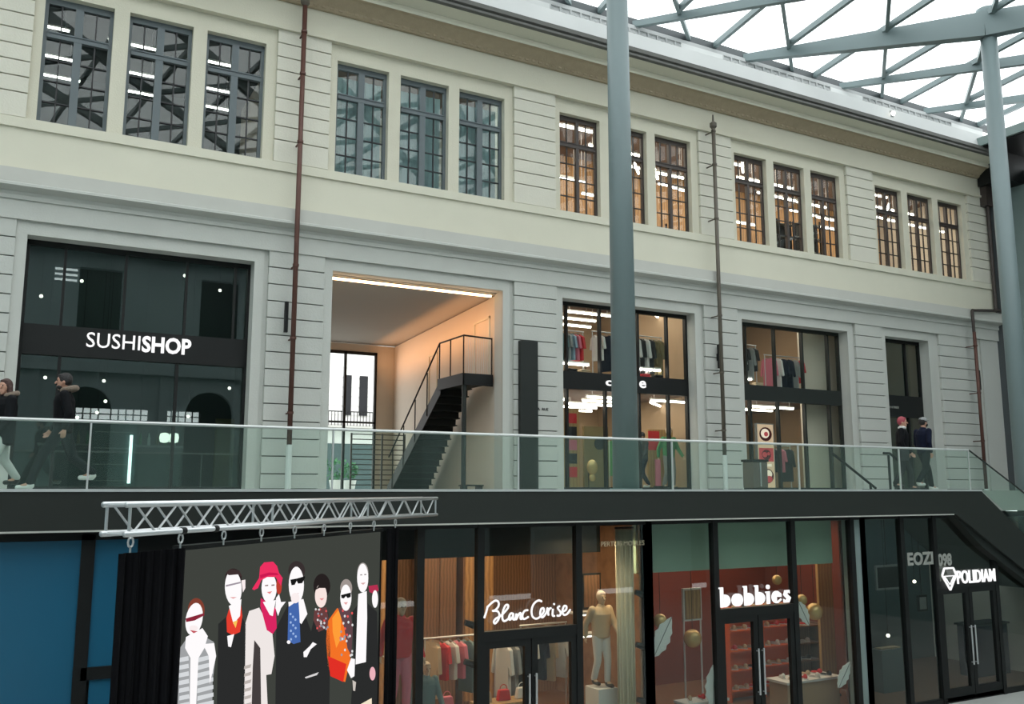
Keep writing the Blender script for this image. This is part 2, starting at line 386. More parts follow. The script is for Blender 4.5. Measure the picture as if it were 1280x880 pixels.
# tube lights
def tube_proto(name,L,m=None,r=.03,hang=.35):
    t=thing(name,(0,0,0)); MB().box(-L/2,L/2,-.04,.04,.0,.04).build('housing',M['cloth_wh'],t,world=False)
    for sx in (-1,1): MB().tube((sx*L*.4,0,.03),(sx*L*.4,0,hang),.006,n=5).build('hanging_cable',M['alu'],t,world=False)
    MB().tube((-L/2+.02,0,-.02),(L/2-.02,0,-.02),r,n=8).build('diffuser',m or M['tube'],t,world=False)
    return t
protos=[]
def place(proto,loc,rz,label,cat,group):
    o=proto if not proto.get('used') else copy_tree(proto)
    if not proto.get('used'): proto['used']=1; protos.append(proto)
    o.location=loc; o.rotation_euler=(0,0,rz); tag(o,label,cat,group); 
    return o
T1s=[tube_proto('tube_light',1.35,r=.04,hang=.33+.42*q) for q in range(4)]
T2=tube_proto('tube_light',1.1,hang=.43)
g='tube lights on the upper showroom ceiling'
for b in (3,4,5):
    c=CX[b]
    for r_,y in enumerate((20.9,21.8,22.7,23.6)):
        for q in range(4):
            ang=0 if (q*2+r_*3+b)%6 else .8
            x=c+.9+q*1.5+(.3*r_)
            if x>30.2: continue
            place(T1s[(r_*3+q)%4],(x,y,ZC-.30-.42*((r_*3+q)%4)),ang,'tube light in the %s upper bay, %s row back, %s from left'%(ORD[b-1],ORD[r_],ORD[q]),'light',g)
g='tube lights in the dark upper room'
for r_,y in enumerate((20.8,22.4,24.0,25.2)):
    for q in range(3):
        place(T2,(-0.2+1.9*q+.2*r_,y,ZC-.4),.0,'tube light behind the upper left windows, %s row back, %s from left'%(ORD[r_],ORD[q]),'light',g)
area('ceiling_light_panel',(14.4,22.3,10.95),5,3,130,(1,.84,.68),'added warm fill light in the third upper bay')  # area fills added to brighten the timber rear wall, no panels there
area('ceiling_light_panel',(20.5,22.3,10.95),5,3,150,(1,.84,.68),'added warm fill light in the fourth upper bay')
area('ceiling_light_panel',(26.6,22.3,10.95),5,3,150,(1,.84,.68),'added warm fill light in the fifth upper bay')
area('ceiling_light_panel',(8.3,20.8,10.95),5,1.2,160,(.85,.97,1),'added cool fill light behind the pale curtains')  # fill added to brighten the pale curtains
# dark rack silhouettes in the upper showroom
for k,(x,y,w,h) in enumerate(((21.1,20.6,.7,1.55),(22.3,20.7,.9,1.75),(24.7,20.7,.3,2.2),(15.9,20.5,.7,.7))):
    t=thing('storage_rack',(x,y,6.55),'dark storage rack standing behind upper window, %s'%(('middle one of the fourth bay','right one of the fourth bay','left one of the fifth bay','right one of the third bay')[k]),'rack','dark racks in the upper showroom')
    for sx in (-1,1):
        for sy in (-1,1): BX(x+sx*w/2-.02,x+sx*w/2+.02,y+sy*.2-.02,y+sy*.2+.02,6.55,6.95+h).build('upright',M['black'],t)
    for j in range(5): BX(x-w/2,x+w/2,y-.2,y+.2,6.7+j*(h+.1)/4,6.73+j*(h+.1)/4).build('shelf',M['cloth_gr'],t)
    for j in range(4): BX(x-w/2+.04,x+w/2-.06,y-.15,y+.15,6.73+j*(h+.1)/4,6.73+j*(h+.1)/4+(h+.1)/4*.8).build('stored_bale',M['cloth_bk'],t)

# ================================================================= GROUND FLOOR SHOPS ON THE WALKWAY
YG=YF+.42
def shopfront(name,label,x0,x1,band,mull_up,mull_lo,gl_up,gl_lo,z1=4.9,fm='black'):
    s=thing(name,((x0+x1)/2,YG,0),label,None,None,'structure')
    y0,y1=YG-.05,YG+.07; F_=M[fm]
    mb=MB().box(x0,x0+.06,y0,y1,0,z1).box(x1-.06,x1,y0,y1,0,z1).box(x0+.06,x1-.06,y0,y1,z1-.10,z1).box(x0+.06,x1-.06,y0,y1,0,.08)
    mb.build('frame',F_,s)
    BX(x0+.06,x1-.06,y0-.03,y1+.02,band[0],band[1]).build('fascia_band',F_,s)
    for x in mull_up: BX(x-.025,x+.025,y0,y1,band[1],z1-.1).build('mullion',F_,s)
    for x in mull_lo: BX(x-.03,x+.03,y0,y1,.08,band[0]).build('mullion',F_,s)
    BX(x0+.05,x1-.05,YG,YG+.012,band[1],z1-.08).build('upper_pane',gl_up,s)
    BX(x0+.05,x1-.05,YG,YG+.012,.06,band[0]).build('lower_pane',gl_lo,s)
    return s
def room(prefix,x0,x1,y1,z0,z1,wm,cm,fm):
    struct('wall_%s_left'%prefix,BX(x0-.1,x0,YF+.46,y1,z0,z1),wm)
    struct('wall_%s_right'%prefix,BX(x1,x1+.1,YF+.46,y1,z0,z1),wm)
    struct('wall_%s_rear'%prefix,BX(x0,x1,y1,y1+.1,z0,z1),wm)
    struct('ceiling_%s'%prefix,BX(x0,x1,YF+.46,y1,z1,z1+.08),cm)
    struct('floor_%s'%prefix,BX(x0,x1,YF+.46,y1,z0-.08,z0),fm)
sx0,sx1=low[1][0],low[1][1]      # sushi shop
sf=shopfront('shopfront','dark glazed sushi shop front with black sign band',sx0,sx1,(2.62,3.22),(.72,1.85,3.05,4.05),(.75,2.95),M['glassdk'],M['glassdk'])
text_obj('thin_lettering','SUSHI',1.20,2.20,YG-.09,2.83,3.13,M['sign'],sf,bold=.0,depth=.03)
text_obj('bold_lettering','SHOP',2.235,3.20,YG-.09,2.80,3.14,M['sign'],sf,bold=.03,depth=.03)
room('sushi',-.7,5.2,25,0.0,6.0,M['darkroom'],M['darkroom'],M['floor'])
# sushi interior
for i,(x,y,z) in enumerate([(.35,20.5,3.9),(1.1,21,4.4),(3.2,21.2,4.8),(3.95,21,4.5),(.55,21,2.3),(1.7,21.5,2.35),(1.75,21.4,1.9),(1.6,21.4,1.65),(2.55,22,1.5),(3.6,22.2,1.7),(4.3,21.2,2.3),(1.2,21,1.5)]):
    t=thing('pendant_lamp',(x,y,z),'small round glowing pendant bulb in the sushi shop, %s one %s'%(ORD[i],'above the sign band' if z>3.2 else 'below the sign band'),'lamp','pendant bulbs in the sushi shop')
    MB().ball((x,y,z),.035,n=10,m=6).build('bulb',M['bulb'],t,smooth=True)
    top=5.98
    MB().tube((x,y,z+.03),(x,y,top),.006,n=6).build('cord',M['black'],t)
t=thing('serving_counter',(2.0,23.3,0),'dark counter with pale front deep inside the sushi shop','counter')
BX(.6,3.6,23,23.5,0,1.0).build('front_panel',M['tealroom'],t); BX(.55,3.65,22.95,23.55,1.0,1.05).build('worktop',M['cloth_gr'],t)
t=thing('menu_pillar',(4.0,20.6,0),'olive-beige free-standing panel just inside the sushi shop','panel')
BX(3.92,4.32,20.55,20.62,.05,1.55).build('board',M['cloth_olive'],t); BX(3.9,4.34,20.5,20.7,0,.05).build('foot',M['black'],t)
t=thing('lit_display_fridge',(3.0,21.8,0),'glowing glass display fridge at the middle of the sushi shop','fridge')
BX(1.55,2.45,21.7,22.2,0,1.6).build('cabinet',M['tealroom'],t)
for j in range(4): BX(1.6,2.40,21.66,21.69,.2+.35*j,.22+.35*j).build('shelf_light',M['cloth_gr'],t)
BX(2.31,2.37,21.6,21.66,.15,1.2).build('light_bar',M['skylt'],t)
for i in range(14):
    b=thing('bottle',(1.0+.19*i,23.2,1.05)); 
    mk=('cloth_green','cloth_wh','cloth_olive')[i%3]
    MB().lathe([(.03,0),(.035,.02),(.035,.18),(.012,.24),(.012,.30)],(1.0+.19*i,23.2,1.05),12).build('bottle_body',M[mk],b,smooth=True); MB().tube((1.0+.19*i,23.2,1.35),(1.0+.19*i,23.2,1.38),.014,n=8).build('cap',M['black'],b)
    tag(b,'%s bottle on the sushi shop counter, %s from the left'%(('green','white','olive')[i%3],(ORD+['thirteenth','fourteenth'])[i]),'bottle','bottles on the sushi shop counter')
for k,x in enumerate((3.02,3.22)):
    o=MB().lathe([(.03,0),(.09,.02),(.11,.12),(.09,.2),(.04,.22)],(x,21.6,1.05)).build('paper_lantern',M['tubesm'],smooth=True)
    tag(o,'small pale lantern hanging in the sushi shop, %s of the two'%('left','right')[k],'lantern','pair of lanterns in the sushi shop')
# ---- shop C
cx0,cx1=low[3][0],low[3][1]
sc=shopfront('shopfront','glazed clothing shop front with black band behind the blue column',cx0,cx1,(2.60,3.06),(12.55,13.6,14.85,15.85),(12.55,13.75,14.85,15.85),M['glassclr'],M['glassclr'])
text_obj('lettering','ci',13.72,14.02,YG-.09,2.74,2.94,M['sign'],sc,bold=.02)
text_obj('lettering','e',14.82,15.04,YG-.09,2.74,2.94,M['sign'],sc,bold=.02)
room('clothes',11.5,17.3,25.5,0.0,2.72,M['shopwall'],M['brickbrown'],M['floor'])
room('mezzanine_clothes',11.5,17.3,25.5,2.95,5.9,M['shopwall'],M['brickbrown'],M['floor'])
# ---- shop D
dx0,dx1=low[4][0],low[4][1]
sd=shopfront('shopfront','glazed clothing shop front with anthracite band and tall screen poster',dx0,dx1,(2.60,3.05),(18.75,19.9,21.05,22.15),(18.85,19.95,21.05,22.1),M['glassclr'],M['glassclr'],fm='anth')
room('boutique',17.55,23.4,25.5,0.0,2.72,M['shopwall'],M['brickbrown'],M['floor'])
room('mezzanine_boutique',17.55,23.4,25.5,2.95,5.9,M['shopwall'],M['brickbrown'],M['floor'])
struct('wall_boutique_side',BX(21.6,23.35,20.5,20.6,.02,2.70).box(21.6,23.35,20.5,20.6,3.0,5.85),M['plaster'])
# ---- door E
ex0,ex1=low[5][0],low[5][1]
se=shopfront('door_1','tall dark glazed entrance door bay at the far right of the walkway',ex0,ex1,(2.35,3.05),(25.75,),(25.75,),M['glassdk'],M['glassdk'])
text_obj('lettering','ENTREE',24.75,25.2,YG-.09,2.62,2.69,M['signdim'],se)
t=thing('notice_board',(25.5,20.9,3.0),'beige notice board behind the upper panes of the far right door','board'); BX(25.1,25.9,20.9,20.95,3.15,4.0).build('board',M['cloth_beige'],t); BX(25.05,25.95,20.91,20.97,3.1,4.05).build('frame',M['black'],t)
for x in (25.2,25.8): MB().tube((x,20.94,4.0),(x,20.94,5.6),.01,n=6).build('hanging_rod',M['black'],t)
area('ceiling_light_panel',(25.5,21.5,5.5),2,1.5,18,(1,.9,.75),'dim lighting behind the far right door')
room('entrance',23.7,27.5,24,0.0,5.6,M['shopwall'],M['darkroom'],M['floor'])
# ceiling tubes in C and D
TS=[tube_proto('tube_light',1.7,M['tube'],.04,hang=.18),tube_proto('tube_light',1.7,M['tube'],.04,hang=.62)]; TL=[tube_proto('tube_light',1.3,M['tube'],.035,hang=.18),tube_proto('tube_light',1.3,M['tube'],.035,hang=.62)]
for i,(xa,zz,lab,gr) in enumerate(((12.6,2.55,'tube light under the lower clothing shop ceiling','tube lights of the lower clothing floor'),(12.6,5.3,'tube light above the upper clothing shop racks','tube lights over the upper racks'),
   (18.6,2.55,'tube light under the lower boutique ceiling','tube lights of the lower boutique floor'),(18.6,5.3,'tube light above the upper boutique racks','tube lights over the boutique racks'))):
    for r_ in range(5):
        for q in range(3):
            x=xa+q*1.95+(.25*r_); y=20.7+r_*.95
            if (i>=2 and x>21.0) or x>16.75+6*(i>=2): continue
            place((TS if (r_+q)%2 and q<2 else TL)[i%2],(x,y,zz),(0 if (r_*2+q)%4 else .7),lab+', %s row %s'%(ORD[r_],('left','middle','right')[q]),'light',gr)
# light under the low mezzanine edge (tray lights below rails)
for k,(x0,x1,z) in enumerate(((12.3,13.5,3.35),(14.9,15.9,3.35),(18.5,19.3,3.3))):
    t=thing('shelf_light',((x0+x1)/2,20.3,z),'bright horizontal strip light low in the window, %s'%(('left in the clothing shop','right in the clothing shop','left in the boutique')[k]),'light')
    BX(x0,x1,20.26,20.34,z,z+.05).build('housing',M['cloth_wh'],t); BX(x0+.02,x1-.02,20.25,20.33,z-.05,z).build('diffuser',M['tube'],t)
    for xx in (x0+.1,x1-.1): MB().tube((xx,20.3,2.95),(xx,20.3,z),.012,n=6).build('support',M['black'],t)

# garments
def garment_mesh(kind):
    w={'shirt':.42,'coat':.46,'dress':.38}[kind]; L={'shirt':.72,'coat':1.0,'dress':1.05}[kind]
    mb=MB()
    out=[(-w*.18,0),(-w*.5,-.08),(-w*.62,-L*.55),(-w*.50,-L*.57),(-w*.40,-.25),(-w*.42,-L),(w*.42,-L),(w*.40,-.25),(w*.50,-L*.57),(w*.62,-L*.55),(w*.5,-.08),(w*.18,0),(0,-.05)]
    mb.prism(out,lambda p:(p[0],-.045+.02*math.sin(p[0]*20),p[1]-.06),lambda p:(p[0],.045,p[1]-.06))
    return mb
def hanger_mb():
    return MB().tube((-.17,0,-.1),(0,0,-.03),.008,n=6).tube((.17,0,-.1),(0,0,-.03),.008,n=6).tube((0,0,-.03),(0,0,.03),.006,n=6)
gproto={}
def garment(kind,mkey,loc,rz,label,group):
    k=(kind,mkey)
    if k not in gproto:
        t=thing({'shirt':'hanging_shirt','coat':'hanging_coat','dress':'hanging_dress'}[kind],(0,0,0))
        garment_mesh(kind).build('garment_body',M[mkey],t,world=False,bevel=.015); hanger_mb().build('hanger',M['cloth_gr'],t,world=False)
        gproto[k]=t
    return place(gproto[k],loc,rz,label,'garment',group)
names={'cloth_teal':'teal','cloth_lb':'light blue','cloth_wh':'white','cloth_gr':'grey','cloth_bk':'black','cloth_olive':'olive','red':'red','pink':'pink','cloth_green':'green','cloth_beige':'beige','navy':'navy'}
kn={'shirt':'shirt','coat':'coat','dress':'dress'}
def rack(x0,x1,y,z,zf,label,seq,where):
    t=thing('clothes_rack',((x0+x1)/2,y,zf),label,'rack')
    MB().tube((x0,y,z),(x1,y,z),.018,n=8).build('rail',M['alu'],t)
    for x in (x0+.03,x1-.03): MB().tube((x,y,zf),(x,y,z),.015,n=8).build('leg',M['alu'],t)
    n=len(seq)
    for i,(kd,mk) in enumerate(seq):
        garment(kd,mk,(x0+.2+(x1-x0-.4)*i/max(1,n-1),y,z-.03),-1.15+random.uniform(-.05,.05),'%s %s %s, %s along'%(names[mk],kn[kd],where,ORD[i]),'garments hanging %s'%where)
rack(12.25,13.45,20.45,4.25,2.95,'metal clothes rail behind the upper left panes of the clothing shop',[('shirt','cloth_bk'),('coat','cloth_teal'),('shirt','cloth_teal'),('shirt','cloth_gr'),('shirt','cloth_lb'),('shirt','pink'),('shirt','red')],'on the upper left rail of the clothing shop')
rack(13.7,14.7,20.45,4.3,2.95,'metal clothes rail in the middle upper panes beside the column',[('shirt','cloth_wh'),('coat','navy'),('shirt','cloth_lb')],'on the middle rail behind the column')
rack(14.9,16.1,20.45,4.3,2.95,'metal clothes rail behind the upper right panes of the clothing shop',[('coat','cloth_wh'),('coat','cloth_bk'),('coat','cloth_wh'),('coat','cloth_bk'),('shirt','cloth_olive'),('coat','cloth_olive')],'on the upper right rail of the clothing shop')
rack(18.4,19.7,20.45,4.35,2.95,'metal clothes rail behind the upper left panes of the boutique',[('coat','cloth_gr'),('coat','cloth_bk'),('coat','cloth_wh'),('shirt','cloth_bk'),('coat','cloth_gr'),('shirt','cloth_bk')],'on the upper left rail of the boutique')
rack(20.0,21.6,20.45,4.1,2.95,'metal clothes rail behind the upper middle panes of the boutique',[('coat','pink'),('coat','cloth_wh'),('coat','navy'),('coat','navy'),('coat','cloth_gr'),('shirt','red')],'on the upper middle rail of the boutique')
rack(19.9,21.2,20.7,1.35,0.0,'low clothes rail on the ground floor of the boutique',[('coat','cloth_wh'),('shirt','cloth_bk'),('shirt','pink'),('coat','cloth_bk')],'on the low rail of the boutique')
rack(15.0,16.1,21.6,1.5,0.0,'low clothes rail on the ground floor of the clothing shop',[('coat','cloth_green'),('coat','cloth_gr'),('coat','cloth_green')],'on the low rail of the clothing shop')
# folded garment stacks on the mezzanine edge
for k,(x,y,z,mk) in enumerate(((12.9,20.25,2.95,'cloth_bk'),(13.3,20.25,2.95,'cloth_beige'),(15.3,20.25,2.95,'red'),(15.75,20.25,2.95,'cloth_bk'),(18.95,20.25,2.95,'cloth_bk'),(19.5,20.25,2.95,'cloth_beige'))):
    t=thing('folded_clothes',(x,y,z),'stack of folded %s clothes, mezzanine edge of the %s, %s from left'%(names[mk],'clothing shop' if k<4 else 'boutique',ORD[k%4]),'clothes','folded clothes on the mezzanine')
    for j in range(4): BX(x-.16+.01*j,x+.16-.01*(j%2),y-.1,y+.1,z+.06*j,z+.055+.06*j).build('folded_shirt',M[mk],t,bevel=.015)
# display boards, boxes in shop C
for k,(x,y,w,h,mk,lab) in enumerate(((13.25,20.8,.5,2.2,'oak','tall plywood display panel with posters at the left of the clothing shop'),(14.25,21.1,.8,1.75,'cloth_olive','mustard display panel with a black round hole in the clothing shop'),
      (16.6,21.25,.9,1.75,'oak','plywood display panel at the right of the clothing shop'),(14.95,20.75,.5,.75,'oak','low plywood box beside the column'))):
    t=thing('exhibition_stand',(x,y,0),lab,'panel')
    BX(x-w/2,x+w/2,y,y+.08,0.04,h).build('board',M[mk],t); BX(x-w/2-.02,x+w/2+.02,y-.06,y+.14,0,.04).build('foot',M['black'],t)
    if k==0:
        for j,cc in enumerate(('red','cloth_bk','pink','cloth_bk','red')): BX(x-.16,x+.16,y-.012,y,.35+.36*j,.62+.36*j).build('poster',M[cc],t)
    if k==1: MB().tube((x+.1,y-.01,1.28),(x+.1,y-.0,1.28),.17,n=24).build('round_hole',M['black'],t)
    if k==2: BX(x-.45,x-.05,y-.012,y,1.15,1.7).build('poster',M['red'],t)
o=MB().ball((13.85,20.72,.62),.17,sc=(1,.5,1.2)).ball((13.85,20.72,.34),.10,sc=(1,.5,1)).build('yellow_bag',M['gold'],smooth=True); tag(o,'round yellow bag in front of the mustard panel in the clothing shop','bag')
t=thing('bag_stand',(13.85,20.9,0),'thin black stand carrying the round yellow bag','stand'); MB().tube((13.85,20.90,0),(13.85,20.90,.75),.012,n=6).build('pole',M['black'],t); MB().tube((13.85,20.90,0),(13.85,20.90,.02),.10,n=16).build('base',M['black'],t)
# tall screen poster in D
t=thing('advertising_totem',(19.45,20.3,0),'tall lit poster totem with three red and white pictures in the boutique window','poster')
BX(19.17,19.75,20.28,20.36,0.03,1.98).build('case',M['cloth_gr'],t); BX(19.1,19.8,20.2,20.44,0,.03).build('foot',M['black'],t)
me=emit('totem_glow',(.85,.62,.42),.75); mr=emit('totem_red',(.75,.10,.12),.6); mk_=emit('totem_dark',(.10,.02,.02),.5); mw=emit('totem_white',(1,.85,.7),.95)
mb=MB(); mb.box(19.2,19.72,20.272,20.28,.06,1.95)
mb.mi=1
def disc(mb,x,z,r,y,n=16): mb.prism([(x+r*math.cos(2*PI*i/n),z+r*math.sin(2*PI*i/n)) for i in range(n)],lambda p:(p[0],y,p[1]),lambda p:(p[0],y+.002,p[1]))
mb.box(19.22,19.70,20.268,20.272,.85,1.25); 
mb.mi=2; disc(mb,19.46,1.66,.21,20.266); disc(mb,19.46,.42,.22,20.266); disc(mb,19.46,1.05,.15,20.264)
mb.mi=3; disc(mb,19.44,1.68,.14,20.262); disc(mb,19.5,.48,.12,20.262); mb.box(19.3,19.62,20.264,20.268,.70,.78)
mb.mi=1; disc(mb,19.47,1.66,.07,20.258); disc(mb,19.40,1.05,.08,20.258); disc(mb,19.52,.33,.10,20.258); disc(mb,19.53,1.08,.05,20.258)
mb.build('picture',[me,mr,mk_,mw],t); t.location.x+=.30; t.scale.x=1.2
# dark wall clock/screen in D
t=thing('wall_screen',(20.4,22.8,1.3),'black screen hanging behind the boutique rail','screen'); BX(19.7,21.1,22.7,22.76,1.05,1.95).build('screen_body',M['black'],t); BX(20.3,20.9,22.69,22.7,1.5,1.6).build('bright_line',M['tubesm'],t)

# ================================================================= PASSAGE WITH STAIR
px0,px1=low[2][0],low[2][1]
struct('wall_passage_left',BX(5.95,6.1,YF+.46,29,0,4.85),M['plaster'])
mb=MB(); mb.prism([(10.48,YF+.46),(11.33,29),(11.5,29),(10.65,YF+.46)],lambda p:(p[0],p[1],0),lambda p:(p[0],p[1],4.85))
struct('wall_passage_right',mb,M['plaster'],'warm white wall of the passage beside the stair')
struct('ceiling_passage',BX(5.95,11.5,YF+.35,29.1,4.88,4.95),mat('grey_ceiling_paint',(.36,.35,.32),.8))
struct('floor_passage',BX(5.95,11.5,YF+.35,31,-.08,0.0),M['floor'])
struct('wall_passage_rear',BX(10.72,11.5,29,29.15,0,4.85).box(5.95,10.72,29,29.15,4.6,4.86),M['plaster'])
def wx(y): return 10.48+(y-19.96)/9.04*.85
mb=MB()
for (ya,yb,za,zb) in ((20.3,21.4,2.85,4.4),(24.4,25.2,2.2,4.05)):
    
    for (a,b,c,d) in ((ya,ya+.06,za,zb),(yb-.06,yb,za,zb),(ya,yb,zb-.06,zb)):
        mb.add([(wx(a)-.03,a,c),(wx(b)-.03,b,c),(wx(b)-.03,b,d),(wx(a)-.03,a,d),(wx(a)+.01,a,c),(wx(b)+.01,b,c),(wx(b)+.01,b,d),(wx(a)+.01,a,d)],[(0,1,2,3),(4,5,6,7),(0,1,5,4),(1,2,6,5),(2,3,7,6),(3,0,4,7)])
struct('door_2',mb,M['creamtrim'],'shallow door frames on the passage wall')
t=thing('light_strip',(8.3,YF+.44,4.8),'long warm light strip along the top of the passage opening','light')
BX(6.15,10.35,YF+.42,YF+.47,4.80,4.85).build('diffuser',M['led_strip'],t); BX(6.12,10.40,YF+.42,YF+.50,4.85,4.87).build('housing',M['creamtrim'],t)
# rear glazed doors and railing
t=thing('window_90',(8.4,29,0),'thin dark glazed screen at the rear of the passage',None,None,'structure')
mb=MB()
for x in (6.12,9.6,10.66): mb.box(x-.04,x+.04,28.95,29.05,0,4.6)
mb.box(6.1,10.7,28.95,29.05,4.5,4.6).box(6.1,10.7,28.95,29.05,2.2,2.26)
mb.build('frame',M['black'],t)
t=thing('fence_panel',(10.3,27,0),'metal fence of horizontal bars at the rear of the passage','fence')
for x in (9.2,10.2,10.95): BX(x-.025,x+.025,26.98,27.02,0,1.75).build('post',M['bronze'],t)
for j in range(11): BX(9.2,10.95,26.99,27.01,.15+.155*j,.18+.155*j).build('bar',M['bronze'],t)
# stair
st=thing('steel_staircase',(10,21.4,0),'black steel staircase with landing against the passage wall','staircase')
SX0,SX1=9.62,10.42
BX(SX0,SX1,19.98,21.4,2.62,2.82).build('landing',M['anth'],st)
BX(SX0-.03,SX1,19.95,19.99,2.55,2.84).box(SX0-.04,SX0,19.95,21.45,2.55,2.84).build('landing_edge',M['black'],st)
nT=15; y0s,y1s=21.4,24.75
for i in range(nT):
    y=y0s+(y1s-y0s)*i/nT; z=2.82-2.82*(i+1)/(nT+1)
    BX(SX0+.03,wx(y)-.06,y,y+.27,z-.03,z).build('tread',M['anth'],st); BX(SX0+.04,wx(y)-.07,y+.25,y+.265,z-.2,z-.03).build('riser',M['black'],st)
for x in (SX0,):
    mb=MB().prism([(y0s-.05,2.82),(y0s-.05,2.45),(y1s-.1,-.0),(y1s+.25,.0),(y1s+.25,.12)],lambda p:(x,p[0],p[1]),lambda p:(x+.035,p[0],p[1])); mb.build('stringer',M['black'],st)
MB().tube((SX0+.05,20.05,0),(SX0+.05,20.05,2.6),.06,n=10).build('support_post',M['anth'],st)
hr=[(SX1-.02,19.99,3.75),(SX0,19.99,3.78),(SX0,21.42,3.78),(SX0,24.9,.95)]
MB().path(hr,.022).build('handrail',M['black'],st)
for (x,y,z) in ((SX1-.02,19.99,2.82),(SX0,19.99,2.82),(SX0,20.75,2.82),(SX0,21.42,2.82),(SX0,22.2,2.14),(SX0,23.0,1.5),(SX0,23.8,.84),(SX0,24.6,.2)):
    MB().tube((x,y,z-.2),(x,y,z+.95),.018,n=8).build('railing_post',M['black'],st)
mb=MB()
for j in range(12): x=SX0+.07+j*.06; mb.tube((x,19.99,2.82),(x,19.99,3.75),.006,n=5)
mb.build('railing_rods',M['rail'],st)
t=thing('low_bench',(10.0,20.6,0),'low dark bench under the stair landing','bench'); BX(9.9,10.4,20.4,20.8,.10,.14).build('seat',M['black'],t); 
for x in (9.93,10.35): BX(x,x+.03,20.42,20.78,0,.10).build('leg',M['black'],t)
# street beyond
struct('street_ground',BX(-10,45,31,60,-.1,-.02),M['ground'])
t=thing('street_building',(17,46,0),'white street building with narrow shuttered windows seen through the passage','building')
mb=MB().box(8,28,46,46.5,-.02,14)
for j in range(24): mb.box(8,28,45.97,46.0,.9+j*.5,1.3+j*.5)
mb.build('wall',M['outwall'],t)
for x in (15.35,16.25): 
    BX(x-.22,x+.22,45.9,46.0,3.9,6.0).build('shuttered_window',M['cloth_bk'],t)
BX(12.5,19.5,45.3,46,3.2,3.3).build('balcony_slab',M['grey'],t)
mb=MB()
for j in range(40): mb.tube((12.5+.17*j,45.35,3.3),(12.5+.17*j,45.35,4.0),.02,n=5)
mb.box(12.5,19.3,45.32,45.38,4.0,4.05); mb.build('balcony_railing',M['black'],t)
BX(12.5,19.5,45.85,45.98,.0,2.4).build('ground_floor_front',M['tealroom'],t)
for k,(x,y,r) in enumerate(((12.0,37,.55),(12.9,38,.4),(13.8,36.5,.35))):
    t=thing('potted_shrub',(x,y,0),'leafy green shrub in a white tub in the street, %s of three'%(('leftmost','middle','rightmost')[k]),'plant','shrubs in the street')
    MB().lathe([(.22,0),(.30,.45),(.26,.45)],(x,y,-.02)).build('tub',M['cloth_wh'],t)
    mb=MB()
    for j in range(140):
        a=random.uniform(0,2*PI); b=random.uniform(-1,1); rr=r*random.uniform(.6,1)
        c=Vector((x+rr*math.cos(a)*math.sqrt(1-b*b),y+rr*math.sin(a)*math.sqrt(1-b*b),.85+rr*b*.9)); u=Vector((random.uniform(-1,1),random.uniform(-1,1),random.uniform(-1,1))).normalized()*.12; v=u.cross(Vector((0,0,1))).normalized()*.05
        mb.add([c-u,c+v,c+u,c-v],[(0,1,2,3)])
    mb.build('foliage',M['leaf'],t)

# ================================================================= WALKWAY (balcony), fascia, glass balustrade
YB=14.2
XE=20.85
struct('walkway_slab',BX(-9,31,YB+.06,YF+.5,-.5,0.0),M['floor'],'walkway floor slab')
mb=MB(); mb.prism([(-9,-.55),(XE-1.05,-.55),(XE+2.35,-2.45),(XE+3.6,-2.45),(XE,-.02),(-9,-.02)],lambda p:(p[0],YB,p[1]),lambda p:(p[0],YB+.08,p[1]))
struct('trim_13',mb,M['fascia'],'dark charcoal fascia along the walkway edge bending down along the stair')
struct('trim_14',BX(-9,XE,YB-.015,YB+.10,-.02,.02),M['rail'],'pale kerb strip on top of the fascia')
struct('trim_15',BX(-9,XE-1.1,YB-.01,YB+.02,-.575,-.55),M['greyband'],'thin light line under the fascia')
# underside band of descending stair
mb=MB(); mb.prism([(XE-1.05,-.55),(XE+.0,-1.35),(XE+2.0,-2.45),(XE+3.6,-2.45),(XE,-.3)],lambda p:(p[0],YB+.09,p[1]),lambda p:(p[0],YB+1.9,p[1]))
struct('stair_flight',mb,M['anth'],'dark underside of the flight going down at the right end')
# balustrade
bl=thing('glass_balustrade',(6,YB+.05,0),'long frameless glass balustrade with pale handrail along the walkway','railing')
xs=[-8.6,-5.2,-1.9,1.0,4.55,7.95,11.4,14.8,18.0,XE-.35]
for a,b in zip(xs[:-1],xs[1:]):
    BX(a+.02,b-.02,YB+.035,YB+.06,.02,.95).build('glass_panel',M['railglass'],bl)
MB().tube((-8.6,YB+.045,.97),(XE-.33,YB+.045,.97),.024,n=10).build('handrail',M['rail'],bl)
# small vertical joints
for x in xs[1:]: BX(x-.012,x+.012,YB+.03,YB+.065,.02,.95).build('joint_strip',M['rail'],bl)
sb=thing('stair_balustrade',(XE,YB+.05,0),'sloping glass balustrade with dark handrail beside the descending stair','railing')
mb=MB(); mb.prism([(XE-.3,.02),(XE+.05,.02),(XE+2.4,-1.4),(XE+2.4,-.4),(XE-.3,.94)],lambda p:(p[0],YB+.03,p[1]),lambda p:(p[0],YB+.055,p[1])); mb.build('glass_panel',M['railglass'],sb)
MB().path([(XE-.33,YB+.045,.97),(XE-.3,YB+.045,.97),(XE+2.4,YB+.045,-.38)],.02).build('handrail',M['anth'],sb)
# inner black stair handrails on the walkway
for k,(pts,posts,lab) in enumerate(((((19.55,17.6,1.0),(21.2,17.6,0.06)),((21.0,17.6),),'black handrail sloping down in front of the boutique'),
     (((21.85,17.8,1.05),(22.1,17.8,1.05),(23.0,17.8,.55)),((22.05,17.8),(23.0,17.8)),'black handrail with posts in front of the last stone pilaster'))):
    t=thing('stair_handrail',(pts[0][0],pts[0][1],0),lab,'handrail')
    MB().path(pts,.035).build('rail_bar',M['black'],t)
    for (x,y) in posts: MB().tube((x,y,0),(x,y,1.0 if k==1 and x<22.5 else (.56 if k else .2)),.035,n=8).build('post',M['black'],t)

